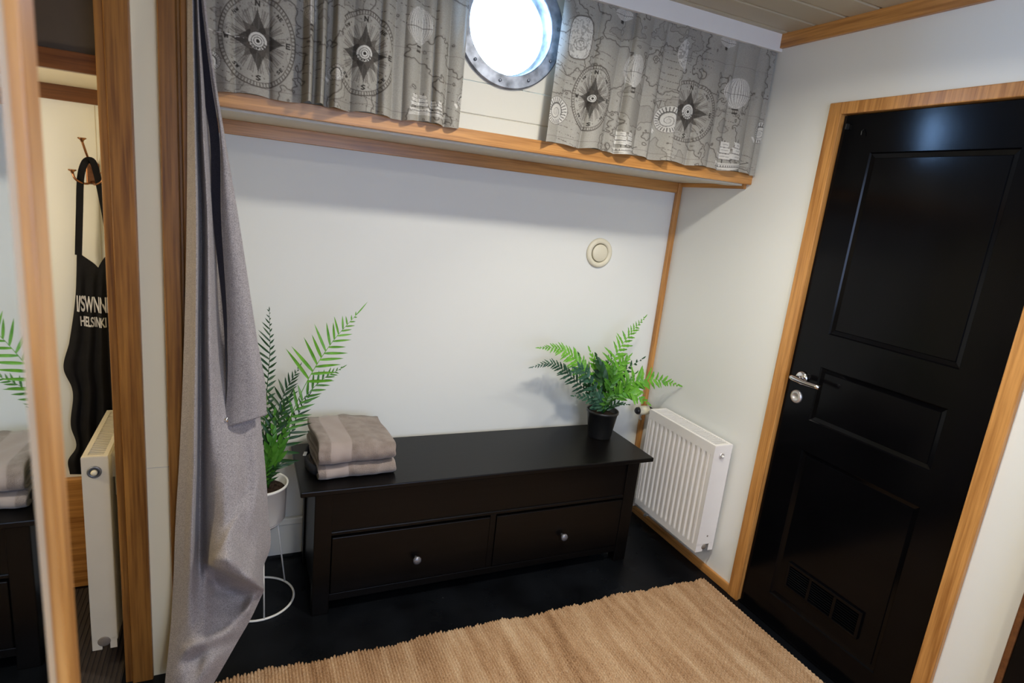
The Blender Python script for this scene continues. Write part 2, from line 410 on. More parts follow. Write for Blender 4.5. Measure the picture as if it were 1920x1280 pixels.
# ------------------------------------------------------------------ black door
dr = empty('door_1', (0, -1.19, 0), 'black panelled door with oak frame in the right wall', 'door'); dr['kind'] = 'structure'
bm = bmesh.new()
add_box(bm, -.016, .05, -.838, -.784, 0, 2.05, .003); add_box(bm, -.016, .05, -1.598, -1.548, 0, 2.05, .003)
add_box(bm, -.0155, .05, -1.55, -.836, 2.008, 2.05, .003)
bm_obj('door_frame', bm, M['oak_z'], dr)
bm = bmesh.new()
X0, X1 = .004, .04; ya, yb = -.842, -1.545
panels = [(-.966, -1.430, 1.222, 1.878), (-.966, -1.430, .884, 1.104), (-.966, -1.430, .13, .77)]
ys_ = [ya, -.966, -1.430, yb]; zs_ = [.008, .13, .77, .884, 1.104, 1.222, 1.878, 2.004]
for i in range(3):
    for j in range(7):
        y1, y0, z0, z1 = ys_[i], ys_[i+1], zs_[j], zs_[j+1]
        hole = (i == 1 and j in (1, 3, 5))
        if not hole:
            vs = [bm.verts.new(p) for p in ((X0, y1, z0), (X0, y0, z0), (X0, y0, z1), (X0, y1, z1))]; bm.faces.new(vs)
        else:
            lv = []
            for (ins, dx) in ((0, 0), (.004, .0), (.008, .006), (.022, .009), (.024, .0065)):
                lv.append([bm.verts.new(p) for p in ((X0+dx, y1-ins, z0+ins), (X0+dx, y0+ins, z0+ins), (X0+dx, y0+ins, z1-ins), (X0+dx, y1-ins, z1-ins))])
            for a, b in zip(lv, lv[1:]):
                for k in range(4): bm.faces.new((a[k], a[(k+1) % 4], b[(k+1) % 4], b[k]))
            bm.faces.new(lv[-1])
bmesh.ops.remove_doubles(bm, verts=bm.verts, dist=1e-5)
t = bmesh.new(); add_box(t, X0+.012, X1, yb, ya, .008, 2.004); merge(bm, t)
leaf = bm_obj('door_leaf', bm, M['black_door'], dr)
# vent grille, three louvred fields
bm = bmesh.new()
add_box(bm, .001, .012, -1.345, -1.025, .300, .312, .002); add_box(bm, .001, .012, -1.345, -1.025, .205, .215, .002)
for q in (-1.031, -1.132, -1.238, -1.339): add_box(bm, .001, .012, q-.006, q+.006, .21, .305, .002)
for k in range(9):
    z = .222+k*.0095
    t = bmesh.new(); add_box(t, -.004, .004, -1.335, -1.035, -.0008, .0008)
    merge(bm, t, Matrix.Translation((.007, 0, z)) @ Matrix.Rotation(.6, 4, 'Y'))
bm_obj('vent_grille', bm, M['black_door'], dr)
# lever handle and cylinder
hz, hy = 1.036, -.905
bm = bmesh.new()
add_lathe(bm, [(.0001, -.013), (.021, -.013), (.026, -.009), (.027, 0.0)], (X0, hy, hz), 'x', 32)
add_tube(bm, [(X0-.01, hy, hz), (X0-.05, hy, hz)], .0095, 14)
add_tube(bm, bez([(X0-.052, hy+.012, hz+.002), (X0-.054, hy-.02, hz+.001), (X0-.053, hy-.06, hz-.001), (X0-.046, hy-.112, hz-.001)], 12), [.008, .010, .0105, .0105, .010, .010, .0095, .009, .009, .009, .009, .0095], 12)
bm_obj('door_handle', bm, M['chrome'], dr, True)
bm = bmesh.new()
add_lathe(bm, [(.0001, -.006), (.008, -.006), (.009, -.009), (.018, -.010), (.025, -.006), (.0265, 0)], (X0, hy+.008, .958), 'x', 32)
bm_obj('lock_cylinder', bm, M['satin'], dr, True)
bm = bmesh.new(); add_box(bm, -.012, .006, -.868, -.862, 1.955, 1.975, .002); add_tube(bm, [(-.0, -.930, 1.952), (-.008, -.930, 1.945), (-.010, -.932, 1.932)], .0018, 8)
bm_obj('small_hook', bm, M['black_plastic'], dr)
box('door_light_stop', .055, .075, -1.60, -.78, 0, 2.06, M['black_door'], dr)  # unseen slab, added to stop sky light leaking round the leaf
struct(box('trim_16', -.004, .1, -1.548, -.836, 0, .007, M['black_door'], bev=0))            # threshold
# edge of a second black door nearer the camera
d2 = empty('door_2', (-.03, -2.15, 0), 'black door edge with dark wood trim at lower right corner', 'door'); d2['kind'] = 'structure'
box('door_frame', -.05, -.0, -1.772, -1.755, 0, 2.05, M['oak_dark'], d2, .004)
box('door_leaf', -.048, -.0, -2.55, -1.772, .005, 2.05, M['black_door'], d2, .004)
# ------------------------------------------------------------------ round wall vent
bm = bmesh.new()
add_lathe(bm, [(.066, 0), (.070, -.003), (.069, -.009), (.062, -.015), (.050, -.016), (.0455, -.010), (.044, -.006), (.044, -.0)], (-.416, -.0, 1.388), 'y', 64)
v = empty('air_vent', (-.416, 0, 1.388), 'round ivory air valve on the white back wall', 'air vent')
bm_obj('outer_ring', bm, M['ivory'], v, True)
bm = bmesh.new(); add_lathe(bm, [(.0001, -.017), (.036, -.0165), (.041, -.013), (.042, -.006), (.02, -.003)], (-.416, -.0, 1.388), 'y', 48)
bm_obj('centre_disc', bm, M['ivory'], v, True)

# ================================================================== BENCH
b = empty('storage_bench', (-1.03, -.24, 0), 'black-brown wooden storage bench with two drawers along the back wall', 'bench')
bm = bmesh.new(); add_box(bm, -1.787, -.272, -.462, -.035, .505, .525, .0035, 2); bm_obj('bench_top', bm, M['blackbrown'], b)
bx0, bx1, by = -1.735, -.325, -.432
bm = bmesh.new()
add_box(bm, bx0+.03, bx1-.03, by+.004, by+.02, .337, .503, .001)          # front panel above drawers
add_box(bm, bx0+.03, bx1-.03, by-.001, by+.02, .324, .339, .003)          # moulding rail
add_box(bm, bx0+.03, bx1-.03, by+.0, by+.03, .050, .080, .002)           # bottom rail
add_box(bm, -1.040, -1.014, by+.0, by+.03, .078, .326, .002)
add_box(bm, bx0+.03, bx1-.03, -.06, -.045, .05, .503); add_box(bm, bx0+.008, bx0+.024, by+.02, -.06, .05, .503); add_box(bm, bx1-.024, bx1-.008, by+.02, -.06, .05, .503)
add_box(bm, bx0+.02, bx1-.02, by+.05, -.05, .055, .07)
bm_obj('bench_body', bm, M['blackbrown'], b)
for sx in (bx0, bx1-.062):
    for sy in (by-.004, -.095):
        box('leg', sx, sx+.062, sy, sy+.05, 0, .505, M['blackbrown'], b, .003)
for (dx0, dx1, kx) in ((-1.670, -1.042, -1.349), (-1.012, -.390, -.690)):
    bm = bmesh.new(); add_box(bm, dx0, dx1, by-.004, by+.014, .084, .316, .0022, 2); add_box(bm, dx0+.01, dx1-.01, by+.014, by+.33, .09, .28)
    d = bm_obj('drawer', bm, M['blackbrown'], b)
    bm = bmesh.new(); add_lathe(bm, [(.006, 0.002), (.006, -.012), (.013, -.017), (.0165, -.023), (.0155, -.029), (.008, -.033), (.0001, -.034)], (kx, by-.004, .186), 'y', 24)
    bm_obj('knob', bm, M['knob'], d, True)

# ================================================================== RADIATORS
def radiator_parts(root, mat, W, Dp, H, ribs, grille_n, plug_mat, hole=True):
    """local frame: length along +x (0..W), depth along y (0 back .. -Dp front), z 0..H"""
    bm = bmesh.new()
    # ribbed front panel as a height field
    nx = ribs*12; prof = []
    for i in range(nx+1):
        u = i/nx; x = .018+u*(W-.036)
        ph = (u*ribs) % 1.0
        d = 1/(1+math.exp(-(math.cos(2*PI*ph)-.15)*7))
        prof.append((x, d))
    zs = [0, .03, .040, .052, H-.065, H-.052, H-.042, 0+H]
    dep = [0, 0, .5, 1, 1, .5, 0, 0]
    prof = [(0, 0)]+prof+[(W, 0)]
    grid = [[bm.verts.new((x, -Dp+.0065*dd*d, z)) for (x, d) in prof] for z, dd in zip(zs, dep)]
    for r0, r1 in zip(grid, grid[1:]):
        for a, b_, c, d in zip(r0, r0[1:], r1[1:], r1): bm.faces.new((a, b_, c, d))
    for xa, xb in ((0, .018), (W-.018, W)):
        add_box(bm, xa, xb, -Dp+.0006, -Dp+.012, .001, H-.003, .0)
    add_box(bm, .019, W-.019, -Dp+.0008, -Dp+.0100, H-.012, H-.0045); add_box(bm, .019, W-.019, -Dp+.0008, -Dp+.0100, .001, .012)
    add_box(bm, .018, W-.018, -Dp+.0105, -Dp+.013, .01, H-.01)
    fp = bm_obj('front_panel', bm, mat, root, False)
    for p_ in fp.data.polygons:
        if abs(p_.normal.y) < .999 and len(p_.vertices) == 4 and p_.area < .004: p_.use_smooth = True
    bm = bmesh.new(); add_box(bm, .01, W-.01, -.014, 0, .02, H-.01, .002); bm_obj('rear_panel', bm, mat, root)
    # side covers
    for xa, s in ((0, -1), (W-.0015, 1)):
        bm = bmesh.new(); xa += s*.0016
        add_box(bm, xa, xa+.0015, -Dp+.0, 0, .035, H, .0)
        add_box(bm, xa, xa+.0015, -Dp+.0, -Dp*.60, .0, .036); add_box(bm, xa, xa+.0015, -Dp*.28, 0, .0, .036)
        bm_obj('side_cover', bm, mat, root)
    # top grille: slats over a dark plate that paints in the gap's shade
    bm = bmesh.new(); add_box(bm, .014, W-.014, -Dp+.013, -.011, H-.013, H-.010); bm_obj('gap_shade_plate', bm, M['slot'], root)
    bm = bmesh.new()
    add_box(bm, 0, W, -Dp+.0005, -Dp+.014, H-.004, H+.002, .0008); add_box(bm, 0, W, -.012, 0, H-.004, H+.002, .001)
    add_box(bm, .0005, .016, -Dp+.013, -.011, H-.004, H+.0018); add_box(bm, W-.016, W-.0005, -Dp+.013, -.011, H-.004, H+.0018)
    for k in range(grille_n):
        x = .018+(W-.036)*(k+.5)/grille_n
        add_box(bm, x-(W-.036)/grille_n*.15, x+(W-.036)/grille_n*.15, -Dp+.012, -.010, H-.005, H+.0012)
    bm_obj('top_grille', bm, mat, root)
    return fp
def plug(root, c, r, m1, m2, sx=1):
    bm = bmesh.new(); add_lathe(bm, [(r*1.0, 0), (r*1.0, .004*sx), (r*.72, .006*sx), (r*.70, .001*sx), (.0001, .001*sx)], c, 'x', 28)
    a = bm_obj('end_plug', bm, m1, root, True)
    bm = bmesh.new(); add_lathe(bm, [(r*.45, 0), (r*.45, .010*sx), (r*.25, .014*sx), (.0001, .0145*sx)], c, 'x', 20)
    bm_obj('bleed_screw', bm, m2, a, True)
# --- right radiator: length runs along -y on the right wall
def place(root, mtx):
    """carry a finished thing and its parts to its place"""
    root.matrix_world = mtx
R = empty('radiator', (0, 0, 0), 'white ribbed panel radiator on the right wall beside the bench', 'radiator')
radiator_parts(R, M['rad'], .46, .10, .512, 13, 34, M['rad'])
plug(R, (.4618, -.055, .465), .014, M['satin'], M['pot_white'])
bm = bmesh.new(); add_lathe(bm, [(.013, -.03), (.013, .001), (.0001, .002)], (.461, -.055, .022), 'x', 20); bm_obj('end_plug', bm, M['plug_grey'], R, True)
bm = bmesh.new(); add_lathe(bm, [(.004, 0), (.004, .002), (.0001, .0025)], (.4605, -.045, .075), 'x', 12); bm_obj('side_screw', bm, M['plug_grey'], R, True)
bm = bmesh.new(); add_tube(bm, [(.03, -.03, .02), (.03, -.03, -.06), (.01, -.03, -.075)], .008, 10); bm_obj('supply_pipe', bm, M['rad'], R, True)
# thermostat valve on its far top corner
R.matrix_world = Matrix(((0, 1, 0, -.018), (-1, 0, 0, -.195), (0, 0, 1, .140), (0, 0, 0, 1)))
V = empty('thermostat_valve', (-.07, -.10, .62), 'ivory thermostat valve with black caps by the corner post above the radiator', 'valve')
bm = bmesh.new(); add_tube(bm, [(-.115, -.105, .612), (-.085, -.107, .613), (-.06, -.11, .614)], [.021, .024, .022], 24); bm_obj('valve_body', bm, M['ivory'], V, True)
bm = bmesh.new(); add_tube(bm, [(-.133, -.104, .611), (-.126, -.104, .611), (-.114, -.105, .612)], [.012, .0185, .0195], 24); bm_obj('end_cap', bm, M['black_plastic'], V, True)
bm = bmesh.new(); add_tube(bm, [(-.062, -.11, .614), (-.05, -.111, .614), (-.040, -.112, .614)], [.019, .019, .014], 24); bm_obj('end_cap', bm, M['black_plastic'], V, True)
bm = bmesh.new(); add_tube(bm, bez([(-.08, -.09, .595), (-.075, -.07, .56), (-.05, -.05, .54)], 6), .006, 10); add_tube(bm, [(-.066, -.111, .614), (-.066, -.192, .614)], .007, 10)
bm_obj('valve_pipe', bm, M['satin'], V, True)
bm = bmesh.new(); add_box(bm, -.065, -.001, -.075, -.03, .045, .10, .004); o = bm_obj('pipe_cover', bm, M['rad'], None)
tag(o, 'small white pipe cover low on the wall behind the bench corner', 'pipe cover')
# --- cloakroom radiator seen end-on: length runs along +y on the partition
R2 = empty('radiator', (0, 0, 0), 'cream radiator seen end-on through the left opening behind oak post', 'radiator')
radiator_parts(R2, M['rad_cream'], .395, .066, .655, 10, 26, M['rad_cream'])
plug(R2, (-.0018, -.034, .61), .0185, M['gun'], M['ivory'], -1)
bm = bmesh.new(); add_lathe(bm, [(.0175, .03), (.0175, -.001), (.014, -.003), (.0001, -.003)], (-.001, -.034, .028), 'x', 24); bm_obj('end_plug', bm, M['plug_grey'], R2, True)
for xx in (.06, .29):
    bm = bmesh.new(); add_box(bm, xx, xx+.02, -.001, .022, .56, .64, .002); add_box(bm, xx-.004, xx+.024, .006, .012, .50, .63, .002)
    bm_obj('wall_bracket', bm, M['rad_cream'], R2)
R2.matrix_world = Matrix(((0, 1, 0, -2.334), (1, 0, 0, -.502), (0, 0, 1, .073), (0, 0, 0, 1)))

# ================================================================== POTTED FERNS
def leaflet(bm, p, d, n, L, wd, curl=.15, serr=0, seg=6):
    """a blade: mid spine with two wings, slightly folded and drooping"""
    d = d.normalized(); s = d.cross(n).normalized(); n = s.cross(d).normalized()
    rows = []
    for i in range(seg+1):
        t = i/seg
        wv = wd*(math.sin(PI*min(1, (t*.93+.07)**.72))**.8)
        if serr and i not in (0, seg): wv *= (1+serr*(1 if i % 2 else -1))
        c = p + d*(L*t) - n*(curl*L*t*t)
        rows.append((bm.verts.new(c+s*wv+n*wv*.35), bm.verts.new(c), bm.verts.new(c-s*wv+n*wv*.35)))
    for a, b_ in zip(rows, rows[1:]):
        bm.faces.new((a[0], a[1], b_[1], b_[0])); bm.faces.new((a[1], a[2], b_[2], b_[1]))
def frond(root, pts, npair, Lmax, wmax, mat, ang=55, t0=.2, facing=(0, -1, .25), Lr=1.0, rev=1.0, serr=0, shape=.5, stem=.0022, jit=.12, rnd=None, tip=1.0, curl=.15, seg=6):
    rnd = rnd or random
    C = bez(pts, 60); bm = bmesh.new()
    add_tube(bm, C[::3]+[C[-1]], [stem*(1-.75*i/20) for i in range(len(C[::3])+1)], 6)
    F = Vector(facing).normalized()
    for k in range(npair):
        t = t0+(1-t0)*(k+.5)/npair
        for sd, LL in ((1, Lmax), (-1, Lmax*Lr)):
            tt = min(.995, t+(.35/npair if sd < 0 else 0)*(1-t0))
            i = tt*59; i0 = int(i); p = C[i0].lerp(C[min(59, i0+1)], i-i0)
            tan = (C[min(59, i0+2)]-C[max(0, i0-2)]).normalized()
            side = tan.cross(F).normalized()*sd
            u = (tt-t0)/(1-t0)
            prof = (math.sin(PI*min(1, (u*.86+.14)**shape)))**.75 if shape != 0 else (1-u)
            L = LL*max(.12, prof)*(1+rnd.uniform(-jit, jit))
            a = math.radians(ang*(1-.35*u)+rnd.uniform(-6, 6))
            dr_ = (side*math.sin(a)+tan*math.cos(a)+Vector((rnd.uniform(-.1, .1), rnd.uniform(-.22, .22), rnd.uniform(-.08, .08))))
            nn = (F+Vector((rnd.uniform(-.3, .3), 0, rnd.uniform(-.3, .3)))).normalized()
            leaflet(bm, p, dr_, nn, L, wmax*(.30+.70*max(.12, prof)), curl, serr, seg)
    tan = (C[-1]-C[-4]).normalized(); leaflet(bm, C[-1], tan, F, Lmax*.35*tip, wmax*.38, .1, 0)
    me_o = bm_obj('frond', bm, mat, root, True); return me_o
def PX(lst):      # list of (px, py, y) -> points standing at depth y
    return [at(a, b_, 'y', c) for a, b_, c in lst]
rn = random.Random(3)
# -- left fern
P1 = empty('potted_fern', (-1.912, -.28, .30), 'tall palm-leaved fern in a white pot on a wire stand beside the grey curtain', 'potted plant')
bm = bmesh.new(); add_lathe(bm, [(.0001, .342), (.082, .342), (.090, .350), (.094, .478), (.099, .480), (.0995, .488), (.095, .490), (.0915, .486), (.088, .36), (.0001, .352)], (-1.912, -.28, 0), 'z', 56)
bm_obj('pot', bm, M['pot_white'], P1, True)
bm = bmesh.new(); add_lathe(bm, [(.0001, .462), (.04, .464), (.0895, .458)], (-1.912, -.28, 0), 'z', 40)
for k in range(60):
    a = rn.uniform(0, 2*PI); r = rn.uniform(0, .08); t = bmesh.new(); bmesh.ops.create_icosphere(t, subdivisions=1, radius=rn.uniform(.003, .008)); merge(bm, t, Matrix.Translation((-1.912+r*math.cos(a), -.28+r*math.sin(a), .463)))
bm_obj('soil', bm, M['soil'], P1)
S0 = (503, 915, -.28)
def F1(*a, **k): return frond(P1, *a, rnd=rn, **k)
F1(PX([S0, (498, 820, -.27), (500, 740, -.25), (506, 660, -.24), (505, 582, -.23)]), 20, .042, .0050, M['leaf_dark'], ang=60, t0=.28, Lr=2.4, shape=.55)
F1(PX([S0, (530, 820, -.29), (572, 722, -.30), (620, 645, -.29), (668, 590, -.27)]), 12, .105, .0062, M['leaf_bright'], ang=60, t0=.50, Lr=1.28, shape=.34, facing=(0, -1, .1), tip=1.8, curl=-.12)
F1(PX([S0, (512, 820, -.24), (530, 745, -.20), (560, 690, -.18)]), 10, .075, .0055, M['leaf_dark'], ang=50, t0=.42, shape=.5)
F1(PX([S0, (520, 830, -.31), (556, 765, -.32), (600, 715, -.30), (640, 690, -.28)]), 13, .075, .0055, M['leaf_mid'], ang=52, t0=.3, shape=.5)
F1(PX([S0, (525, 845, -.26), (552, 790, -.22), (580, 740, -.2)]), 9, .085, .0052, M['leaf_dark'], ang=60, t0=.35, shape=.5)
F1(PX([S0, (515, 870, -.30), (535, 835, -.28), (550, 800, -.27)]), 6, .085, .0075, M['leaf_dark'], ang=74, t0=.2, Lr=.6, shape=.5)
F1(PX([S0, (505, 850, -.34), (520, 790, -.36), (545, 740, -.37)]), 9, .075, .007, M['leaf_dark'], ang=45, t0=.35, shape=.5)
F1(PX([S0, (498, 860, -.30), (494, 800, -.32), (500, 750, -.33)]), 8, .060, .007, M['leaf_mid'], ang=50, t0=.2, shape=.5)
F1(PX([S0, (506, 880, -.33), (522, 840, -.36), (542, 790, -.37)]), 6, .070, .012, M['leaf_mid'], ang=30, t0=.25, shape=.5)
F1(PX([S0, (502, 885, -.35), (508, 840, -.37), (515, 775, -.37)]), 6, .070, .013, M['leaf_mid'], ang=26, t0=.25, shape=.5)
F1(PX([S0, (495, 870, -.32), (484, 820, -.34), (472, 770, -.34)]), 9, .06, .007, M['leaf_dark'], ang=50, t0=.1, shape=.5)
F1(PX([S0, (500, 895, -.34), (512, 878, -.36), (530, 868, -.37)]), 6, .045, .005, M['leaf_dark'], ang=60, t0=.1, shape=.5)
F1(PX([S0, (497, 900, -.34), (500, 880, -.36), (508, 862, -.37)]), 6, .04, .004, M['leaf_mid'], ang=50, t0=.1, shape=.5)
# wire stand: a thing of its own
ST = empty('plant_stand', (-1.912, -.28, 0), 'white wire plant stand with round floor ring holding the white pot', 'plant stand')
def ring_bm(c, R_, r, seg=64):
    bm = bmesh.new(); vs = []
    for i in range(seg):
        a = 2*PI*i/seg; cc = Vector((c[0]+R_*math.cos(a), c[1]+R_*math.sin(a), c[2])); u = Vector((math.cos(a), math.sin(a), 0))
        vs.append([bm.verts.new(cc+(u*math.cos(2*PI*k/8)+Vector((0, 0, 1))*math.sin(2*PI*k/8))*r) for k in range(8)])
    for i in range(seg):
        for k in range(8): bm.faces.new((vs[i][k], vs[i][(k+1) % 8], vs[(i+1) % seg][(k+1) % 8], vs[(i+1) % seg][k]))
    return bm
bm_obj('floor_ring', ring_bm((-1.915, -.28, .0045), .130, .0043), M['pot_white'], ST, True)
bm = bmesh.new(); add_lathe(bm, [(.066, .325), (.068, .323), (.082, .338), (.083, .341), (.0815, .342), (.066, .329)], (-1.912, -.28, 0), 'z', 48, closed=True)
add_lathe(bm, [(.0001, .325), (.068, .325), (.068, .328), (.0001, .328)], (-1.912, -.28, 0), 'z', 48)
bm_obj('pot_cradle', bm, M['pot_white'], ST, True)
for k in range(3):
    a = math.radians(38-120*k+0)
    bm = bmesh.new(); add_tube(bm, [(-1.912+.078*math.cos(a), -.28+.078*math.sin(a), .335), (-1.915+.130*math.cos(a), -.28+.130*math.sin(a), .005)], .0030, 8)
    bm_obj('leg', bm, M['pot_white'], ST, True)

# -- right fern
BX, BY = -.392, -.185
P2 = empty('potted_fern', (BX, BY, .525), 'spreading fern in a black pot on the right end of the bench', 'potted plant')
bm = bmesh.new(); add_lathe(bm, [(.0001, .526), (.054, .526), (.0555, .529), (.073, .648), (.0765, .650), (.077, .660), (.0745, .662), (.072, .658), (.056, .54), (.0001, .535)], (BX, BY, 0), 'z', 56)
bm_obj('pot', bm, M['black_plastic'], P2, True)
bm = bmesh.new(); add_lathe(bm, [(.0001, .640), (.04, .640), (.070, .636)], (BX, BY, 0), 'z', 40); bm_obj('soil', bm, M['soil'], P2)
S1 = (1130, 775, BY)
def F2(*a, **k): return frond(P2, *a, rnd=rn, **k)
F2(PX([S1, (1112, 725, -.19), (1085, 680, -.20), (1050, 655, -.22), (1012, 652, -.24)]), 17, .070, .0075, M['leaf_bright'], ang=60, t0=.34, serr=.2, shape=.42, facing=(0, -.8, .6))
F2(PX([S1, (1105, 740, -.16), (1070, 705, -.14), (1035, 682, -.12), (998, 688, -.10)]), 18, .058, .0062, M['leaf_blue'], ang=62, t0=.28, serr=.2, shape=.45, facing=(0, -.8, .6))
F2(PX([S1, (1136, 735, -.18), (1150, 675, -.18), (1180, 628, -.17), (1208, 596, -.16)]), 14, .078, .0075, M['leaf_bright'], ang=62, t0=.40, serr=.2, shape=.38)
F2(PX([S1, (1155, 745, -.20), (1190, 715, -.22), (1235, 712, -.24), (1272, 722, -.26)]), 15, .092, .0115, M['leaf_bright'], ang=66, t0=.30, serr=.15, shape=.36, facing=(0, -1, .35))
F2(PX([S1, (1150, 740, -.16), (1165, 700, -.13), (1205, 672, -.12)]), 9, .07, .010, M['leaf_dark'], ang=60, t0=.25, serr=.2, shape=.5)
F2(PX([S1, (1118, 740, -.2), (1100, 705, -.22), (1085, 690, -.24), (1062, 706, -.26)]), 10, .06, .010, M['leaf_blue'], ang=58, t0=.2, serr=.2, shape=.5)
F2(PX([S1, (1125, 730, -.20), (1118, 695, -.21), (1105, 655, -.22)]), 8, .062, .011, M['leaf_bright'], ang=42, t0=.35, serr=.15, shape=.5)
F2(PX([S1, (1132, 730, -.21), (1128, 700, -.23), (1118, 668, -.24)]), 5, .07, .018, M['leaf_dark'], ang=35, t0=.4, shape=.5)
F2(PX([S1, (1140, 735, -.22), (1150, 705, -.24), (1146, 668, -.25)]), 8, .055, .011, M['leaf_mid'], ang=45, t0=.3, serr=.15, shape=.5)
F2(PX([S1, (1145, 745, -.22), (1165, 728, -.24), (1192, 700, -.25)]), 8, .060, .010, M['leaf_mid'], ang=55, t0=.2, serr=.15, shape=.5)
F2(PX([S1, (1118, 755, -.22), (1100, 745, -.24), (1075, 742, -.25)]), 8, .050, .009, M['leaf_blue'], ang=55, t0=.1, serr=.15, shape=.5)
F2(PX([S1, (1128, 758, -.23), (1120, 745, -.25), (1108, 730, -.26)]), 8, .050, .009, M['leaf_blue'], ang=55, t0=.1, serr=.15, shape=.5)
F2(PX([S1, (1145, 762, -.22), (1160, 756, -.24), (1178, 758, -.25)]), 7, .038, .007, M['leaf_dark'], ang=40, t0=.1, serr=.1, shape=.5)
F2(PX([S1, (1135, 755, -.23), (1142, 742, -.25), (1150, 735, -.26)]), 8, .045, .009, M['leaf_mid'], ang=60, t0=.1, serr=.15, shape=.5)
F2(PX([S1, (1115, 745, -.19), (1100, 715, -.18), (1085, 665, -.17)]), 8, .055, .009, M['leaf_dark'], ang=45, t0=.2, serr=.15, shape=.5)
F2(PX([S1, (1140, 740, -.17), (1150, 700, -.15), (1170, 690, -.13)]), 8, .065, .011, M['leaf_dark'], ang=60, t0=.2, serr=.15, shape=.5)

F2(PX([S1, (1150, 748, -.22), (1172, 735, -.25), (1195, 742, -.28), (1215, 756, -.30)]), 9, .070, .011, M['leaf_bright'], ang=60, t0=.25, serr=.15, shape=.5)
F2(PX([S1, (1140, 730, -.20), (1160, 690, -.21), (1180, 668, -.22)]), 9, .070, .010, M['leaf_bright'], ang=55, t0=.40, serr=.15, shape=.5)
F2(PX([S1, (1128, 740, -.17), (1135, 700, -.16), (1140, 672, -.16)]), 8, .060, .010, M['leaf_mid'], ang=50, t0=.3, serr=.15, shape=.5)

# ================================================================== TOWELS
def towel(name, label, cx, cy, z0, Lx, Ly, H, layers, rot, slump, band0, band1, seed):
    """folded terry towel: nested C-shaped folds seen at the left end, fold towards the room"""
    rr = random.Random(seed)
    root = empty(name, (cx, cy, z0), label, 'towel', None)
    th = H/(2*layers)
    nx = 56
    for li in range(layers):
        gap = th*.10
        zlo, zhi = li*th+gap*.5, H-li*th-gap*.5
        fy = -Ly/2+li*th*.9                      # front of the outer fold
        by_ = Ly/2-.004*li
        # outline of one C-shaped sheet, (y, z), outer then inner
        R_ = (zhi-zlo)/2; zc = (zhi+zlo)/2; tt = th*.86
        out, inn = [], []
        for k in range(9): out.append((by_+(fy+R_-by_)*k/8*1.0, zhi))
        for k in range(1, 12): a = PI*k/12; out.append((fy+R_-R_*math.sin(a), zc+R_*math.cos(a)))
        for k in range(9): out.append((fy+R_+(by_-fy-R_)*k/8, zlo))
        Ri = max(.0012, R_-tt)
        for k in range(9): inn.append((by_+(fy+R_-by_)*k/8, zc+Ri))
        for k in range(1, 12): a = PI*k/12; inn.append((fy+R_-Ri*math.sin(a), zc+Ri*math.cos(a)))
        for k in range(9): inn.append((fy+R_+(by_-fy-R_)*k/8, zc-Ri))
        loop = out+inn[::-1]
        bm = bmesh.new(); x0 = -Lx/2+li*.004*(1 if li % 2 else 2); x1 = Lx/2-li*.003
        rings = []; bl = bm.verts.layers.float.new('band')
        ph = rr.uniform(0, 6)
        for i in range(nx+1):
            u = i/nx
            # rounded ends: shrink the sheet's section a little at the rims
            e = min(u, 1-u)*nx; sh = 1-.10*max(0, 1-e/1.6)
            x = x0+(x1-x0)*u; ring = []
            for j, (y, z) in enumerate(loop):
                zz = z; yy = y
                zz *= 1-slump*(.35*u*u)*(z/H)
                zz += (z/H)*(.0035*math.sin(9*u+ph+5*y)+.002*math.sin(23*u+y*40+ph))
                yy += .0025*math.sin(11*u+z*30+ph)+.0015*math.sin(31*u+ph*2)
                yy = yy*(1+.0*u)
                if e < 1.6: zz = z0_c(zz, zc, sh)
                vx = bm.verts.new((x+.003*math.sin(y*25+ph)+.002*math.sin(z*90), yy, max(.0008, zz)))
                vx[bl] = 1.0 if band0 <= u <= band1 else 0.0
                ring.append(vx)
            rings.append(ring)
        m = len(loop)
        for a, b_ in zip(rings, rings[1:]):
            for k in range(m): bm.faces.new((a[k], a[(k+1) % m], b_[(k+1) % m], b_[k]))
        for rg in (rings[0], rings[-1]):
            h2 = len(out)
            for k in range(h2-1): 
                try: bm.faces.new((rg[k], rg[k+1], rg[m-2-k], rg[m-1-k]))
                except ValueError: pass
        bmesh.ops.transform(bm, matrix=Matrix.Translation((cx, cy, z0)) @ Matrix.Rotation(rot, 4, 'Z'), verts=bm.verts)
        bmesh.ops.recalc_face_normals(bm, faces=bm.faces)
        me = D.meshes.new('folded_layer'); bm.to_mesh(me); bm.free()
        link('folded_layer', me, M['towel'], root, True)
    return root
def z0_c(z, zc, s): return zc+(z-zc)*s
T1 = towel('folded_towel', 'flat folded taupe terry towel at the bottom of the pile on the bench', -1.585, -.262, .526, .285, .265, .056, 2, .03, .0, .10, .38, 5)
T2 = towel('folded_towel', 'thick folded taupe terry towel lying on top of the other towel', -1.590, -.262, .5875, .280, .30, .088, 3, .05, .55, .15, .42, 9)
bm = bmesh.new()
pts = bez([(-1.70, -.36, .545), (-1.735, -.33, .550), (-1.752, -.27, .556), (-1.745, -.20, .560), (-1.715, -.15, .560)], 24)
for w0, w1 in ((-.5, .5),):
    prev = None
    for i, p in enumerate(pts):
        t = (pts[min(23, i+1)]-pts[max(0, i-1)]).normalized(); s_ = t.cross(Vector((0, 0, 1))).normalized()
        q = [bm.verts.new(p+s_*.003+Vector((0, 0, .018))), bm.verts.new(p-s_*.003+Vector((0, 0, .018))), bm.verts.new(p-s_*.003-Vector((0, 0, .018))), bm.verts.new(p+s_*.003-Vector((0, 0, .018)))]
        if prev:
            for k in range(4): bm.faces.new((prev[k], prev[(k+1) % 4], q[(k+1) % 4], q[k]))
        else: bm.faces.new(q)
        prev = q
    bm.faces.new(prev)
lp = bm_obj('hanging_loop', bm, M['strap'], T1, True); lp['label'] = 'charcoal cloth loop'
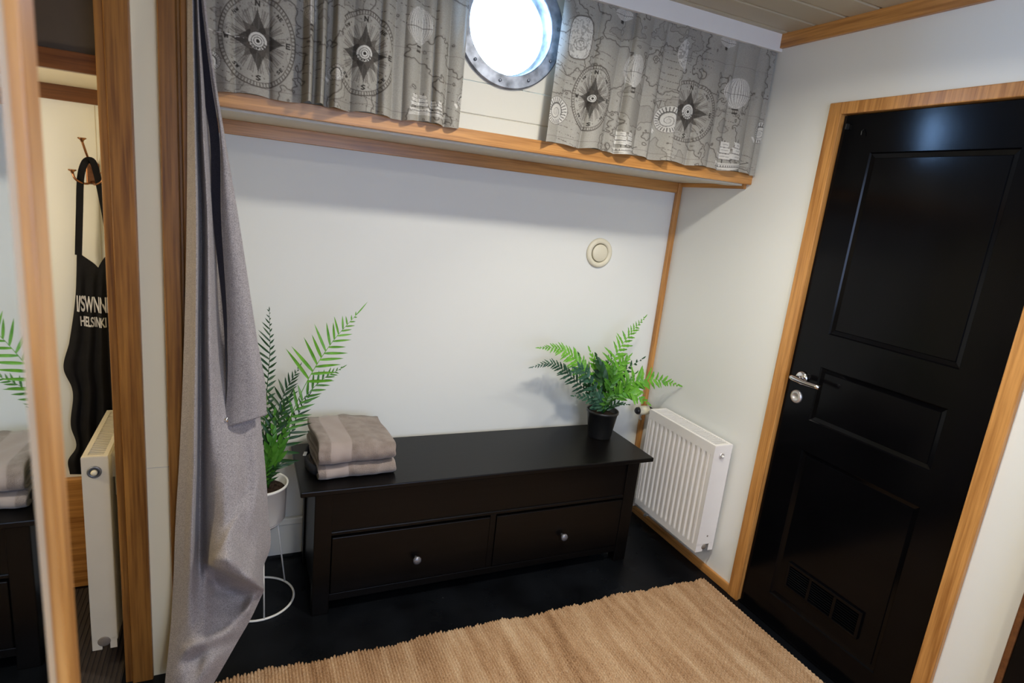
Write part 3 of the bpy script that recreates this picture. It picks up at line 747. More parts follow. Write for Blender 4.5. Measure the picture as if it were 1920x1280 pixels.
bm = bmesh.new(); add_box(bm, -.006, .006, -.016, .016, -.0015, .0015, .001)
bmesh.ops.transform(bm, matrix=Matrix.Translation((-1.754, -.255, .578)) @ Matrix.Rotation(-.25, 4, 'Z'), verts=bm.verts)
o = bm_obj('care_label', bm, M['label'], lp); o['label'] = 'white care label'

# ================================================================== RUG
def rug():
    x0, x1, y0, y1 = -2.125, -.052, -2.55, -.668
    n = 200; per = 6; nx = n*per; ny = 330
    px_ = (x1-x0)/n
    X = x0+np.arange(nx+1)/per*px_
    rr = np.random.RandomState(4); edge = np.repeat(rr.uniform(-.006, .006, n+1), per)[:nx+1]
    bulge = np.sqrt(np.abs(np.sin(np.pi*np.arange(nx+1)/per)))
    V = np.arange(ny+1)/ny
    XX, VV = np.meshgrid(X, V)
    slow = .006*np.sin(XX*9)+.005*np.sin(XX*23+1)
    YT = y1+edge[None, :]+.005*bulge[None, :]+slow
    YY = YT+(y0-YT)*VV
    rope = np.arange(nx+1)//per
    braid = np.sin(YY*2*np.pi/.016+(rope[None, :] % 2)*np.pi)
    ZZ = .003+.0085*bulge[None, :]*(1+.28*braid)
    ZZ[0, :] = .0005
    XX = XX+.0011*braid*bulge[None, :]
    XX[:, -1] += .003*np.sin(YY[:, -1]*40)
    verts = np.stack([XX, YY, ZZ], -1).reshape(-1, 3)
    w_ = nx+1; idx = np.arange((ny+1)*w_).reshape(ny+1, w_)
    f = np.stack([idx[:-1, :-1], idx[1:, :-1], idx[1:, 1:], idx[:-1, 1:]], -1).reshape(-1, 4)
    me = D.meshes.new('rug'); me.vertices.add(len(verts)); me.vertices.foreach_set('co', verts.ravel())
    me.loops.add(f.size); me.loops.foreach_set('vertex_index', f.ravel().astype(np.int32))
    me.polygons.add(len(f)); me.polygons.foreach_set('loop_start', np.arange(0, f.size, 4, dtype=np.int32)); me.polygons.foreach_set('loop_total', np.full(len(f), 4, dtype=np.int32))
    me.update(); me.validate()
    o = link('jute_rug', me, M['rug'], None, True)
    tag(o, 'natural brown braided jute rug on the black floor', 'rug')
rug()
bm = bmesh.new()
for k in range(60):
    add_box(bm, -3.2+k*.0148, -3.2+k*.0148+.009, -1.6, -.05, .001, .006, .001)
add_box(bm, -3.2, -2.315, -1.6, -.05, .0005, .003)
tag(bm_obj('ribbed_floor_mat', bm, M['mat_dark']), 'dark ribbed floor mat under the cream radiator in the cloakroom', 'mat')

# ================================================================== GRID CLOTH HELPERS
def grid_mesh(name, P, mat, parent=None, cols=None, smooth=True):
    """P: (rows, cols, 3) array -> smooth sheet"""
    r, c = P.shape[:2]; verts = P.reshape(-1, 3)
    idx = np.arange(r*c).reshape(r, c)
    f = np.stack([idx[:-1, :-1], idx[1:, :-1], idx[1:, 1:], idx[:-1, 1:]], -1).reshape(-1, 4)
    me = D.meshes.new(name); me.vertices.add(len(verts)); me.vertices.foreach_set('co', verts.ravel())
    me.loops.add(f.size); me.loops.foreach_set('vertex_index', f.ravel().astype(np.int32))
    me.polygons.add(len(f)); me.polygons.foreach_set('loop_start', np.arange(0, f.size, 4, dtype=np.int32)); me.polygons.foreach_set('loop_total', np.full(len(f), 4, dtype=np.int32))
    me.update(); me.validate()
    if cols is not None:
        ca = me.color_attributes.new('ink', 'FLOAT_COLOR', 'POINT')
        c4 = np.ones((r*c, 4), dtype=np.float32); c4[:, :3] = cols.reshape(-1, 3)
        ca.data.foreach_set('color', c4.ravel())
    return link(name, me, mat, parent, smooth)

# ================================================================== PRINTED PORTHOLE CURTAINS
BASE = np.array([.42, .395, .34]); INK = np.array([.125, .108, .09]); WHT = np.array([.76, .73, .66]); DK = np.array([.05, .043, .036])
def sstep(a, b_, x): t = np.clip((x-a)/(b_-a), 0, 1); return t*t*(3-2*t)
def line(d, w_): return 1-sstep(w_*.5, w_*1.25, np.abs(d))
class Print:
    def __init__(s, X, Z): s.X, s.Z = X, Z; s.c = np.broadcast_to(BASE, X.shape+(3,)).copy()
    def put(s, m, col, op=1.0): m = (np.clip(m, 0, 1)*op)[..., None]; s.c = s.c*(1-m)+col*m
    def seg(s, x0, z0, x1, z1, w_, col, op=1, clip=None):
        dx, dz = x1-x0, z1-z0; L = dx*dx+dz*dz+1e-12
        t = np.clip(((s.X-x0)*dx+(s.Z-z0)*dz)/L, 0, 1)
        m = line(np.hypot(s.X-x0-t*dx, s.Z-z0-t*dz), w_)
        if clip is not None: m = m*clip
        s.put(m, col, op)
    def strokes(s, segs, cx, cz, sx, sz, w_, col, rot=0, clip=None, op=1):
        c, q = math.cos(rot), math.sin(rot)
        for x0, z0, x1, z1 in segs:
            p = [(x0*sx, z0*sz), (x1*sx, z1*sz)]; p = [(cx+a*c-b_*q, cz+a*q+b_*c) for a, b_ in p]
            s.seg(p[0][0], p[0][1], p[1][0], p[1][1], w_, col, op, clip)
GL = {'N': [(-1, -1, -1, 1), (-1, 1, 1, -1), (1, -1, 1, 1)], 'E': [(-1, -1, -1, 1), (-1, 1, 1, 1), (-1, 0, .6, 0), (-1, -1, 1, -1)],
      'S': [(1, .8, 0, 1), (0, 1, -1, .5), (-1, .5, 1, -.5), (1, -.5, 0, -1), (0, -1, -1, -.8)],
      'W': [(-1.2, 1, -.6, -1), (-.6, -1, 0, .6), (0, .6, .6, -1), (.6, -1, 1.2, 1)],
      'C': [(1, .8, -.4, 1), (-.4, 1, -1, 0), (-1, 0, -.4, -1), (-.4, -1, 1, -.8)], 'O': [(-.6, 1, .6, 1), (.6, 1, 1, 0), (1, 0, .6, -1), (.6, -1, -.6, -1), (-.6, -1, -1, 0), (-1, 0, -.6, 1)],
      'M': [(-1, -1, -1, 1), (-1, 1, 0, -.2), (0, -.2, 1, 1), (1, 1, 1, -1)], 'P': [(-1, -1, -1, 1), (-1, 1, .8, .9), (.8, .9, .8, .1), (.8, .1, -1, 0)],
      'A': [(-1, -1, 0, 1), (0, 1, 1, -1), (-.5, -.1, .5, -.1)]}
def compass(P_, cx, cz, rx, rz, clipx=None, hub=.25, light=0, shiftx=0):
    X, Z = P_.X, P_.Z
    u, v = (X-cx)/rx, (Z-cz)/rz; r = np.hypot(u, v); a = np.arctan2(v, u)
    cl = np.ones_like(X)
    if clipx: cl = ((X > clipx[0]) & (X < clipx[1])).astype(float)
    sc = min(rx, rz); ins = (r < 1).astype(float)*cl
    if light: P_.put(ins, WHT, .28)
    else: P_.put(ins, BASE*1.12, .5)
    P_.put(line((r-1)*sc, .0016)*cl, INK); P_.put(line((r-.90)*sc, .0011)*cl, INK, .9)
    tick = (np.abs(((a/(2*PI)*72) % 1)-.5) < .22)*(r > .905)*(r < .985); P_.put(tick*cl, INK, .75)
    # fan of thin radial lines
    k = 32; da = ((a/(2*PI)*k+.5) % 1-.5)/k*2*PI; P_.put(line(da*r*sc, .0010)*(r > hub)*(r < .72)*cl, INK, .75)
    sec = (np.abs(((a/(2*PI)*16+.25) % 1)-.5) < .16*np.clip(1.3-r*1.2, 0, 1)+.03); P_.put(sec*(r > hub)*(r < .70)*cl, INK, .55)
    # eight star points, long ones to the quarters
    for j in range(8):
        th = j*PI/4; L = .74 if j % 2 == 0 else .60; wd = .21 if j % 2 == 0 else .16
        p = u*math.cos(th)+v*math.sin(th); q = -u*math.sin(th)+v*math.cos(th)
        hw = wd*np.clip((L-p)/(L-hub), 0, 1)**1.6
        m = ((p > hub*.7) & (p < L) & (np.abs(q) < hw)).astype(float)
        P_.put(m*cl, DK if j % 2 == 0 else INK, .82)
    # dots and letters of the quarters
    kk = 16; da = ((a/(2*PI)*kk) % 1-.5)/kk*2*PI
    P_.put(((np.hypot(da*r*sc, (r-.80)*sc)) < .0019)*cl, INK, .8)
    s_ = sc*.055
    for ch, th in (('N', PI/2), ('E', 0), ('S', -PI/2), ('W', PI)):
        P_.strokes(GL[ch], cx+.80*rx*math.cos(th), cz+.80*rz*math.sin(th), s_*.9, s_*1.15, .0021, DK, 0, cl)
    for chs, th in (('NE', PI/4), ('SE', -PI/4), ('SW', -3*PI/4), ('NW', 3*PI/4)):
        for n_, ch in enumerate(chs):
            rt_ = th-PI/2 if th > 0 else th+PI/2
            off = (n_-.5)*s_*1.9
            P_.strokes(GL[ch], cx+.80*rx*math.cos(th)+off*math.cos(rt_), cz+.80*rz*math.sin(th)+off*math.sin(rt_), s_*.55, s_*.7, .0014, DK, rt_, cl)
    # hub: white disc with rings, eye and lettering
    hx, hz_ = (X-cx-shiftx)/sc, (Z-cz)/sc; hr = np.hypot(hx, hz_)
    P_.put((hr < hub)*cl, WHT, .95)
    for q, w_ in ((hub, .0012), (.165, .0012), (.105, .0012)): P_.put(line((hr-q)*sc, w_)*cl, DK, .9)
    P_.put((hr < .05)*cl, DK)
    for n_, ch in enumerate('COMPASS'):
        th = -PI/2+(n_-3)*.40
        P_.strokes(GL[ch], cx+shiftx+.21*sc*math.cos(th), cz+.21*sc*math.sin(th), .0021, .0026, .0011, DK, th+PI/2, cl)
def balloon(P_, cx, cz, rx, rz, clipx=None):
    u, v = (P_.X-cx)/rx, (P_.Z-cz)/rz
    cl = ((P_.X > clipx[0]) & (P_.X < clipx[1])).astype(float) if clipx else 1.0
    wdt = np.where(v > 0, np.sqrt(np.clip(1-v*v, 0, 1)), np.clip(1-np.abs(v)**1.7, 0, 1)**.8)
    ins = (np.abs(v) < 1)*(np.abs(u) < wdt); P_.put(ins*cl, WHT, .80)
    t = u/np.maximum(wdt, .02); g = np.abs(((t*5.5+.5) % 1)-.5); P_.put((g < .13)*ins*cl, INK, .6)
    P_.put(line((v+.05)*rz, .0012)*ins*cl, INK, .9)
    P_.seg(cx-rx*.15, cz-rz*1.03, cx+rx*.15, cz-rz*1.03, .003, DK, 1, cl if clipx else None)
    for k in (-1, 1): P_.seg(cx+k*rx*.1, cz-rz*1.05, cx+k*rx*.12, cz-rz*1.25, .0012, INK, .9, cl if clipx else None)
    P_.seg(cx-rx*.12, cz-rz*1.28, cx+rx*.12, cz-rz*1.28, .0035, DK, .9, cl if clipx else None)
def shell(P_, cx, cz, r0, clipx=None):
    u, v = (P_.X-cx)/r0, (P_.Z-cz)/r0; r = np.hypot(u, v); a = np.arctan2(v, u)
    cl = ((P_.X > clipx[0]) & (P_.X < clipx[1])).astype(float) if clipx else 1.0
    lim = .78+.22*np.cos((a-.9)*.5)**2
    ins = (r < lim)*1.0; P_.put(ins*cl, WHT, .75); P_.put(line((r-lim)*r0, .0012)*cl, INK, .8)
    th = (np.abs(((a/(2*PI)*26) % 1)-.5) < .17)*(r > lim*.62)*(r < lim*.93); P_.put(th*cl, DK, .85)
    sp = np.abs(((np.log(r+.02)*1.35+a/(2*PI)) % 1)-.5) < .12; P_.put(sp*(r < lim*.6)*cl, DK, .6)
    P_.put(line((r-lim*.6)*r0, .002)*cl*(a > -.3), DK, .85)
    P_.strokes([(0, 0, 1, -1), (.3, 0, 1.2, -.7)], cx-r0*1.1, cz-r0*.5, r0*.3, r0*.35, .003, WHT)
def ship(P_, cx, cz, s):
    for dx, hgt in ((-.55, 1.0), (.35, 1.15)):
        P_.seg(cx+dx*s, cz-.6*s, cx+dx*s, cz+hgt*s, .0012, DK)
        for zz, ww in ((.75, .28), (.38, .38), (-.02, .48)):
            u, v = (P_.X-cx-dx*s)/(ww*s), (P_.Z-cz-zz*s)/(.2*s)
            m = (np.abs(u+.25*v*v) < .95)*(np.abs(v+.2*u) < .9); P_.put(m, WHT, .95)
            P_.put(line((v+.2*u+.85)*s*.2, .0012)*(np.abs(u) < 1), DK, .8)
            P_.put((np.abs(v+.2*u-.1) < .12)*(np.abs(u-.2) < .5), INK, .5)
    u, v = (P_.X-cx)/(1.15*s), (P_.Z-cz+.62*s)/(.30*s)
    hull = (v < .6+.3*u*u)*(v > -.8+.6*u*u)*(np.abs(u) < 1); P_.put(hull, WHT, .9)
    P_.put((np.abs(((u*9) % 1)-.5) < .15)*(np.abs(v) < .2)*hull, DK, .8); P_.put(line((v+.2)*s*.3, .0012)*hull, DK, .8)
    P_.seg(cx+1.0*s, cz-.45*s, cx+1.6*s, cz-.2*s, .0014, DK); P_.seg(cx-1.2*s, cz-.98*s, cx+1.2*s, cz-.98*s, .0035, WHT)
def vnoise(X, Z, f, seed):
    rr = np.random.RandomState(seed); G = rr.rand(256, 256)
    x, z = X*f+40, Z*f+40; xi, zi = np.floor(x).astype(int), np.floor(z).astype(int); fx, fz = x-xi, z-zi
    fx, fz = fx*fx*(3-2*fx), fz*fz*(3-2*fz); g = lambda i, j: G[i % 256, j % 256]
    return (g(xi, zi)*(1-fx)+g(xi+1, zi)*fx)*(1-fz)+(g(xi, zi+1)*(1-fx)+g(xi+1, zi+1)*fx)*fz
def coast(P_, seed):
    X, Z = P_.X, P_.Z
    h = vnoise(X, Z, 9, seed)+.45*vnoise(X, Z, 22, seed+1)+.22*vnoise(X, Z, 55, seed+2)+.12*vnoise(X, Z, 120, seed+3)
    h = h/1.79
    gz, gx = np.gradient(h, Z[1, 0]-Z[0, 0], X[0, 1]-X[0, 0]); g = np.hypot(gx, gz)+.6
    d = (h-.50)/g; P_.put(line(d, .0017), INK, .85); P_.put(sstep(.008, 0, np.abs(d))*(d < 0), INK, .22)
    d = (h-.66)/g; P_.put(line(d, .0014), INK, .6); P_.put((d > 0)*1.0, INK, .18)
    t = vnoise(X, Z, 260, seed+7)*(np.abs(((Z*42+X*9) % 1)-.5) < .05)*(vnoise(X, Z, 11, seed+5) > .60); P_.put(t > .5, INK, .8)
    for zz in (2.02, 2.19): P_.put(line(Z-zz-.01*X, .0008), INK, .5)
def curtain(name, label, xl, xr, ztop, zhem, folds, draw, seed, y0=-.468, ampt=.35, tilt=(0, 0)):
    nx = int(abs(xr-xl)/.0015); nz = int((ztop-zhem)/.0016)
    U = np.linspace(0, 1, nx); T = np.linspace(0, 1, nz)
    X = xl+(xr-xl)*U; Z = ztop+(zhem-ztop)*T
    XX, ZZ = np.meshgrid(X, Z); TT = np.broadcast_to(T[:, None], XX.shape)
    P_ = Print(XX, ZZ); coast(P_, seed); draw(P_)
    xs = [f[0] for f in folds]; Y = np.zeros_like(XX)
    for (xa, am, sk), (xb, _, _) in zip(folds, folds[1:]):
        w_ = np.clip((XX-xa)/(xb-xa), 0, 1); inside = (XX >= xa) & (XX < xb)
        wp = w_**(sk**2.2); Y += inside*2.0*am*np.sin(PI*wp)**.8
    Y = Y*(ampt+(1-ampt)*TT**.7)
    # soften horizontally a little so creases stay cloth-like
    ker = np.array([1, 2, 3, 2, 1.])/9; Y = np.apply_along_axis(lambda r: np.convolve(np.pad(r, 2, 'edge'), ker, 'valid'), 1, Y)
    sway = .004*np.sin(TT*3+XX*14)*TT
    hem = .004*np.sin(XX*37+seed)*TT**6
    YY = y0-Y-.002*np.sin(XX*60)*TT; ZO = ZZ+hem
    XO = XX+sway+(tilt[0]*(1-U)+tilt[1]*U)[None, :]*(1-TT)
    # a sewn hem: slight darker seam
    P_.put(line(ZZ-(zhem+.022), .0010), INK, .5)
    o = grid_mesh(name, np.stack([XO, YY, ZO], -1), M['print'], None, P_.c)
    tag(o, label, 'curtain', 'printed porthole curtains'); return o
YC = -.480
def wx(px, py): return at(px, py, 'y', YC).x
def wz(px, py): return at(px, py, 'y', YC).z
def wr(px, py, dx, dy):
    a, b_, c = at(px, py, 'y', YC), at(px+dx, py, 'y', YC), at(px, py+dy, 'y', YC); return abs(b_.x-a.x), abs(c.z-a.z)
def cl(px0, px1, py): return (wx(px0, py), wx(px1, py))
def draw_left(P_):
    compass(P_, wx(483, 77), wz(483, 77), *wr(483, 77, 69, 87))
    compass(P_, wx(684, 102), wz(684, 102), *wr(684, 102, 60, 80), clipx=cl(641, 737, 102))
    balloon(P_, wx(582, 15), wz(582, 15), *wr(582, 15, 15, 36), clipx=cl(566, 592, 15))
    balloon(P_, wx(788, 50), wz(788, 50), *wr(788, 50, 23, 37))
    shell(P_, wx(396, 112), wz(396, 112), wr(396, 112, 20, 20)[0]); shell(P_, wx(628, 140), wz(628, 140), wr(628, 140, 16, 20)[0], clipx=cl(612, 642, 140))
    ship(P_, wx(785, 196), wz(785, 196), wr(785, 196, 17, 20)[0]); ship(P_, wx(815, 205), wz(815, 205), wr(785, 196, 13, 20)[0])
    shell(P_, wx(866, 190), wz(866, 190), wr(866, 190, 14, 20)[0])
def draw_right(P_):
    compass(P_, wx(1288, 209), wz(1288, 209), *wr(1288, 209, 52, 58), clipx=cl(1258, 1342, 209))
    compass(P_, wx(1105, 184), wz(1105, 184), *wr(1105, 184, 37, 62), light=0, hub=.17)
    # pale medallion beside the porthole
    X, Z = P_.X, P_.Z; cx, cz = wx(1082, 68), wz(1082, 68); rx, rz = wr(1082, 68, 21, 42)
    m = np.abs((X-cx)/rx)**3+np.abs((Z-cz)/rz)**3; P_.put(m < 1, WHT, .75); P_.put(line((m-1)*.012, .0014), INK, .9)
    P_.put((vnoise(X, Z, 230, 3) > .62)*(m < .9), INK, .45)
    for q in (.3, .5): P_.put(line((np.hypot((X-cx)/rx, (Z-cz+rz*.3)/rz*1.8)-q)*rx, .0012)*(m < 1), INK, .7)
    shell(P_, wx(1037, 209), wz(1037, 209), wr(1037, 209, 25, 26)[0]); shell(P_, wx(1245, 226), wz(1245, 226), wr(1245, 226, 22, 24)[0], clipx=cl(1215, 1258, 226))
    balloon(P_, wx(1183, 134), wz(1183, 134), *wr(1183, 134, 19, 32), clipx=cl(1163, 1199, 134)); balloon(P_, wx(1381, 176), wz(1381, 176), *wr(1381, 176, 24, 30))
    balloon(P_, wx(1163, 25), wz(1163, 25), *wr(1163, 25, 18, 12)); balloon(P_, wx(1364, 78), wz(1364, 78), *wr(1364, 78, 16, 11))
    cx, cz = wx(1280, 103), wz(1280, 103); rx, rz = wr(1280, 103, 16, 31)
    m = ((X-cx)/rx)**2+((Z-cz)/rz)**2; c_ = (X < cl(1262, 1288, 103)[1]); P_.put((m < 1)*c_, WHT, .8); P_.put((vnoise(X, Z, 200, 9) > .6)*(m < .9)*c_, INK, .5)
    ship(P_, wx(1168, 268), wz(1168, 268), wr(1168, 268, 17, 20)[0]); ship(P_, wx(1366, 294), wz(1366, 294), wr(1366, 294, 21, 20)[0])
    shell(P_, wx(1425, 250), wz(1425, 250), wr(1425, 250, 16, 20)[0])
def fx(lst, py0, py1, pxa, pxb):
    out = []
    for px, am, sk in lst:
        py = py0+(py1-py0)*(px-pxa)/(pxb-pxa); out.append((wx(px, py), am, sk))
    return out
FL = fx([(340, .012, 1), (372, .014, .8), (404, .012, 1.2), (440, .006, 1.0), (505, .010, .8), (566, .034, 1.0), (586, .004, 1), (592, .030, .9), (610, .003, 1), (622, .032, .65), (660, .014, 1), (712, .018, .8), (736, .005, 1.3), (755, .016, .9), (785, .012, 1.2), (808, .020, .8), (835, .012, 1), (864, .012, 1)], 100, 200, 340, 864)
FR = fx([(1008, .018, .7), (1052, .010, 1.2), (1098, .016, .8), (1143, .010, 1), (1163, .022, .75), (1198, .010, 1.2), (1225, .024, 1.5), (1262, .006, 1), (1300, .014, .8), (1340, .010, 1), (1358, .016, 1.0), (1398, .012, .9), (1420, .010, 1), (1448, .01, 1)], 180, 270, 1008, 1448)
XLr = at(1016, 255, 'y', -.475).x
curtain('porthole_curtain', 'left grey nautical print curtain with two full compasses hanging left of porthole', -2.10, at(862, 230, 'y', -.475).x, 2.33, 1.796, FL, draw_left, 11, tilt=(0, 0))
curtain('porthole_curtain', 'right grey nautical print curtain with striped balloons hanging between porthole and right wall', XLr, -.012, 2.33, 1.796, FR, draw_right, 31, tilt=(.030, 0))
# curtain rail hidden behind the pelmet
bm = bmesh.new(); add_tube(bm, [(-2.1, -.452, 2.318), (-.01, -.452, 2.318)], .005, 8); tag(bm_obj('curtain_rail', bm, M['pelmet'], None, True), 'thin white curtain rail behind the white pelmet above the porthole', 'curtain rail')

# ================================================================== GREY DOORWAY CURTAIN
def drape(rows, ncol, nrow, ybase, extra=None):
    """rows: list of (py, [(px, forward), ...]) control rows of the cloth, carried onto the doorway plane"""
    cp = []
    for py, lst in rows:
        xs = np.array([p[0] for p in lst], float); ds = np.array([p[1] for p in lst], float)
        cp.append((py, xs, ds))
    m = len(cp[0][1]); assert all(len(c[1]) == m for c in cp)
    # smooth across each row
    s = np.linspace(0, 1, ncol); ks = np.linspace(0, 1, m)
    def cr(y, xq, kk):
        out = np.zeros_like(xq); n = len(kk)
        i = np.clip(np.searchsorted(kk, xq, 'right')-1, 0, n-2); h = kk[i+1]-kk[i]; t = (xq-kk[i])/h
        g = np.gradient(y, kk); return (2*t**3-3*t**2+1)*y[i]+(t**3-2*t**2+t)*h*g[i]+(-2*t**3+3*t**2)*y[i+1]+(t**3-t**2)*h*g[i+1]
    RX = np.array([cr(x, s, ks) for _, x, _ in cp]); RD = np.array([cr(d, s, ks) for _, _, d in cp])
    py = np.array([c[0] for c in cp], float); q = np.linspace(py[0], py[-1], nrow)
    PXg = np.stack([cr(RX[:, j], q, py) for j in range(ncol)], 1); DG = np.stack([cr(RD[:, j], q, py) for j in range(ncol)], 1)
    if extra is not None: DG = DG+extra(PXg, q[:, None]*np.ones((1, ncol)))
    P = np.zeros((nrow, ncol, 3))
    for i in range(nrow):
        for j in range(ncol):
            p = at(PXg[i, j], q[i], 'y', ybase-DG[i, j]); P[i, j] = (p.x, p.y, max(p.z, .014))
    return P
GC = empty('door_curtain', (-2.06, -.63, 0), 'long grey cloth curtain gathered against the oak post left of the bench', 'curtain')
YD = -.625
back = [
 (-60, [(352, .0), (356, .010), (360, .022), (364, .0), (368, .020), (372, .004), (374, .0), (375, .0), (376, .0), (378, .0)]),
 (60,  [(351, .0), (357, .014), (362, .030), (366, -.004), (372, .026), (377, .006), (381, .0), (383, .0), (385, .0), (388, .0)]),
 (160, [(351, .0), (358, .016), (364, .034), (369, -.006), (377, .030), (384, .008), (390, -.01), (394, -.01), (398, -.01), (400, -.01)]),
 (245, [(351, .0), (359, .018), (366, .036), (372, -.008), (380, .032), (388, .010), (396, -.012), (401, -.015), (406, -.015), (410, -.015)]),
 (400, [(350, .0), (359, .018), (369, .040), (377, -.010), (388, .034), (398, .010), (405, -.015), (412, -.02), (425, -.02), (440, -.02)]),
 (640, [(345, .0), (357, .020), (368, .044), (376, -.012), (390, .036), (405, .016), (414, -.015), (424, -.02), (450, -.02), (478, -.02)]),
 (800, [(339, .0), (352, .022), (366, .046), (376, -.014), (392, .034), (412, .030), (432, .02), (452, .01), (474, .004), (490, -.01)]),
 (880, [(335, .0), (350, .022), (365, .046), (375, -.014), (392, .032), (415, .046), (440, .040), (462, .022), (482, .016), (498, -.01)]),
 (960, [(330, .0), (347, .022), (362, .046), (374, -.014), (392, .030), (414, .058), (430, .060), (462, .040), (484, .026), (503, -.01)]),
 (1030, [(327, .0), (344, .022), (360, .044), (373, -.010), (388, .022), (405, .060), (432, .078), (462, .055), (484, .036), (506, -.01)]),
 (1064, [(326, .0), (343, .022), (359, .042), (372, .0), (384, .014), (402, .060), (432, .086), (462, .070), (482, .044), (494, -.005)]),
 (1088, [(325, .0), (342, .022), (358, .040), (372, .010), (386, .010), (404, .006), (430, .040), (462, .074), (482, .054), (494, .0)]),
 (1106, [(324, .0), (341, .022), (357, .038), (372, .018), (386, .014), (404, -.004), (430, -.004), (462, .030), (482, .040), (495, .005)]),
 (1122, [(323, .0), (340, .022), (356, .037), (372, .024), (386, .018), (404, .002), (428, -.006), (456, .004), (475, .030), (488, .008)]),
 (1160, [(321, .0), (337, .020), (354, .035), (370, .032), (386, .030), (402, .020), (420, .014), (440, .016), (456, .014), (470, .0)]),
 (1205, [(317, .0), (333, .018), (350, .030), (364, .036), (380, .034), (394, .028), (408, .026), (422, .020), (434, .010), (444, .0)]),
 (1235, [(314, .0), (330, .016), (346, .026), (360, .022), (374, .022), (387, .030), (400, .030), (411, .020), (419, .010), (427, .0)]),
 (1290, [(308, .0), (322, .014), (336, .022), (348, .028), (359, .030), (369, .028), (378, .022), (385, .016), (390, .008), (395, .0)]),
]
back = [(py_, [(a_, b_*1.7) for a_, b_ in l_]) for py_, l_ in back]
def crease(X, Y):
    def sm(a, b_, v): t = np.clip((v-a)/(b_-a), 0, 1); return t*t*(3-2*t)
    c = 1058+(X-396)*.46; wx_ = sm(380, 404, X)*(1-.75*sm(478, 500, X)); dy = Y-c
    g = np.where(dy < 0, sm(-95, -6, dy), 1-sm(0, 7, dy)); out = .040*g*wx_
    out -= .050*wx_*sm(0, 7, dy)*(1-sm(10, 62, dy))
    # ridge running down to the left end of the crease
    rx = 400+(1056-Y)*.55; dx = X-rx; band = sm(905, 960, Y)*(1-sm(1045, 1062, Y))
    out += .016*band*np.exp(-(np.maximum(dx, 0)/34)**2)*np.exp(-(np.minimum(dx, 0)/9)**2)
    # soft diagonal folds near the hem
    c2 = 1236-(X-345)*.42; out += .012*np.exp(-((Y-c2+16)/11)**2)*sm(330, 352, X)*(1-sm(430, 446, X)) - .010*np.exp(-((Y-c2-6)/12)**2)*sm(330, 352, X)
    # small diagonal crease below the button
    c3 = 1010-(X-462)*3.2; out += .007*np.exp(-((X-(462+(1010-Y)*.22))/9)**2)*sm(850, 900, Y)*(1-sm(1000, 1040, Y))
    out += .07*sm(1110, 1290, Y)
    return out
Pb = drape(back, 200, 520, YD, crease)
grid_mesh('curtain_panel', Pb, M['curtain_grey'], GC)
flap = [
 (-60, [(372, .03), (374, .036), (376, .038), (378, .036), (380, .03)]),
 (60,  [(385, .03), (387, .036), (389, .038), (390, .036), (392, .03)]),
 (160, [(398, .03), (401, .038), (403, .040), (404, .038), (406, .03)]),
 (245, [(411, .028), (413, .040), (415, .042), (418, .040), (420, .028)]),
 (400, [(415, .026), (421, .040), (428, .048), (437, .046), (446, .034)]),
 (640, [(427, .026), (438, .042), (452, .050), (468, .050), (483, .030)]),
 (740, [(424, .026), (440, .044), (460, .052), (482, .052), (499, .026)]),
 (785, [(417, .028), (438, .048), (460, .054), (482, .050), (500, .024)]),
]
Pf = drape(flap, 60, 240, YD)
# slanting lower edge: right side ends a little higher
nr = Pf.shape[0]
for i in range(nr):
    tt = max(0, (i/(nr-1)-.82)/.18)
    Pf[i, :, 2] -= tt*np.linspace(.030, -.012, Pf.shape[1])
f_ = grid_mesh('turned_front_edge', Pf, M['curtain_grey'], GC)
sm = f_.modifiers.new('thickness', 'SOLIDIFY'); sm.thickness = .004; sm.offset = -1
# near-black strip painting in the deep shade between the folds
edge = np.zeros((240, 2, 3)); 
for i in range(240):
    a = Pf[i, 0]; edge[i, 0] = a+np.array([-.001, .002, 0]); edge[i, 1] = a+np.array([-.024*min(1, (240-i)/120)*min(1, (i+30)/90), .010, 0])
grid_mesh('fold_shade_strip', edge, M['fold_shade'], GC)
c0 = Vector(Pf[-1, 0]) + Vector((.010, -.012, .030))
bm = bmesh.new(); add_lathe(bm, [(.0001, -.003), (.0025, -.003), (.0035, -.001), (.006, -.0012), (.0068, .001), (.0068, .004)], c0, 'y', 20)
bm_obj('snap_button', bm, M['chrome'], GC, True)

# ================================================================== CLOAKROOM: HOOK AND APRON
H = empty('coat_hook', (-2.423, -.0, 1.53), 'aged brass triple coat hook on the cream cloakroom wall', 'coat hook')
bm = bmesh.new(); add_box(bm, -2.442, -2.404, -.006, 0, 1.49, 1.56, .004); bm_obj('back_plate', bm, M['brass'], H)
bm = bmesh.new(); add_tube(bm, bez([(-2.423, -.004, 1.545), (-2.425, -.03, 1.56), (-2.432, -.055, 1.60), (-2.437, -.062, 1.625)], 10), .0035, 10)
add_lathe(bm, [(.004, 0), (.006, .006), (.0125, .010), (.012, .013), (.0001, .012)], (-2.437, -.062, 1.622), 'z', 16); bm_obj('long_prong', bm, M['brass'], H, True)
for s_ in (-1, 1):
    bm = bmesh.new(); add_tube(bm, bez([(-2.423, -.004, 1.50), (-2.423+s_*.012, -.05, 1.492), (-2.423+s_*.034, -.072, 1.503), (-2.423+s_*.042, -.074, 1.525)], 12), .0035, 10)
    add_lathe(bm, [(.004, 0), (.005, .005), (.0115, .009), (.011, .012), (.0001, .011)], (-2.423+s_*.042, -.074, 1.522), 'z', 16); bm_obj('side_prong', bm, M['brass'], H, True)
A = empty('apron', (-2.42, -.08, .9), 'black lettered bib apron hanging from the brass hook in the cloakroom', 'apron')
YA = -.062
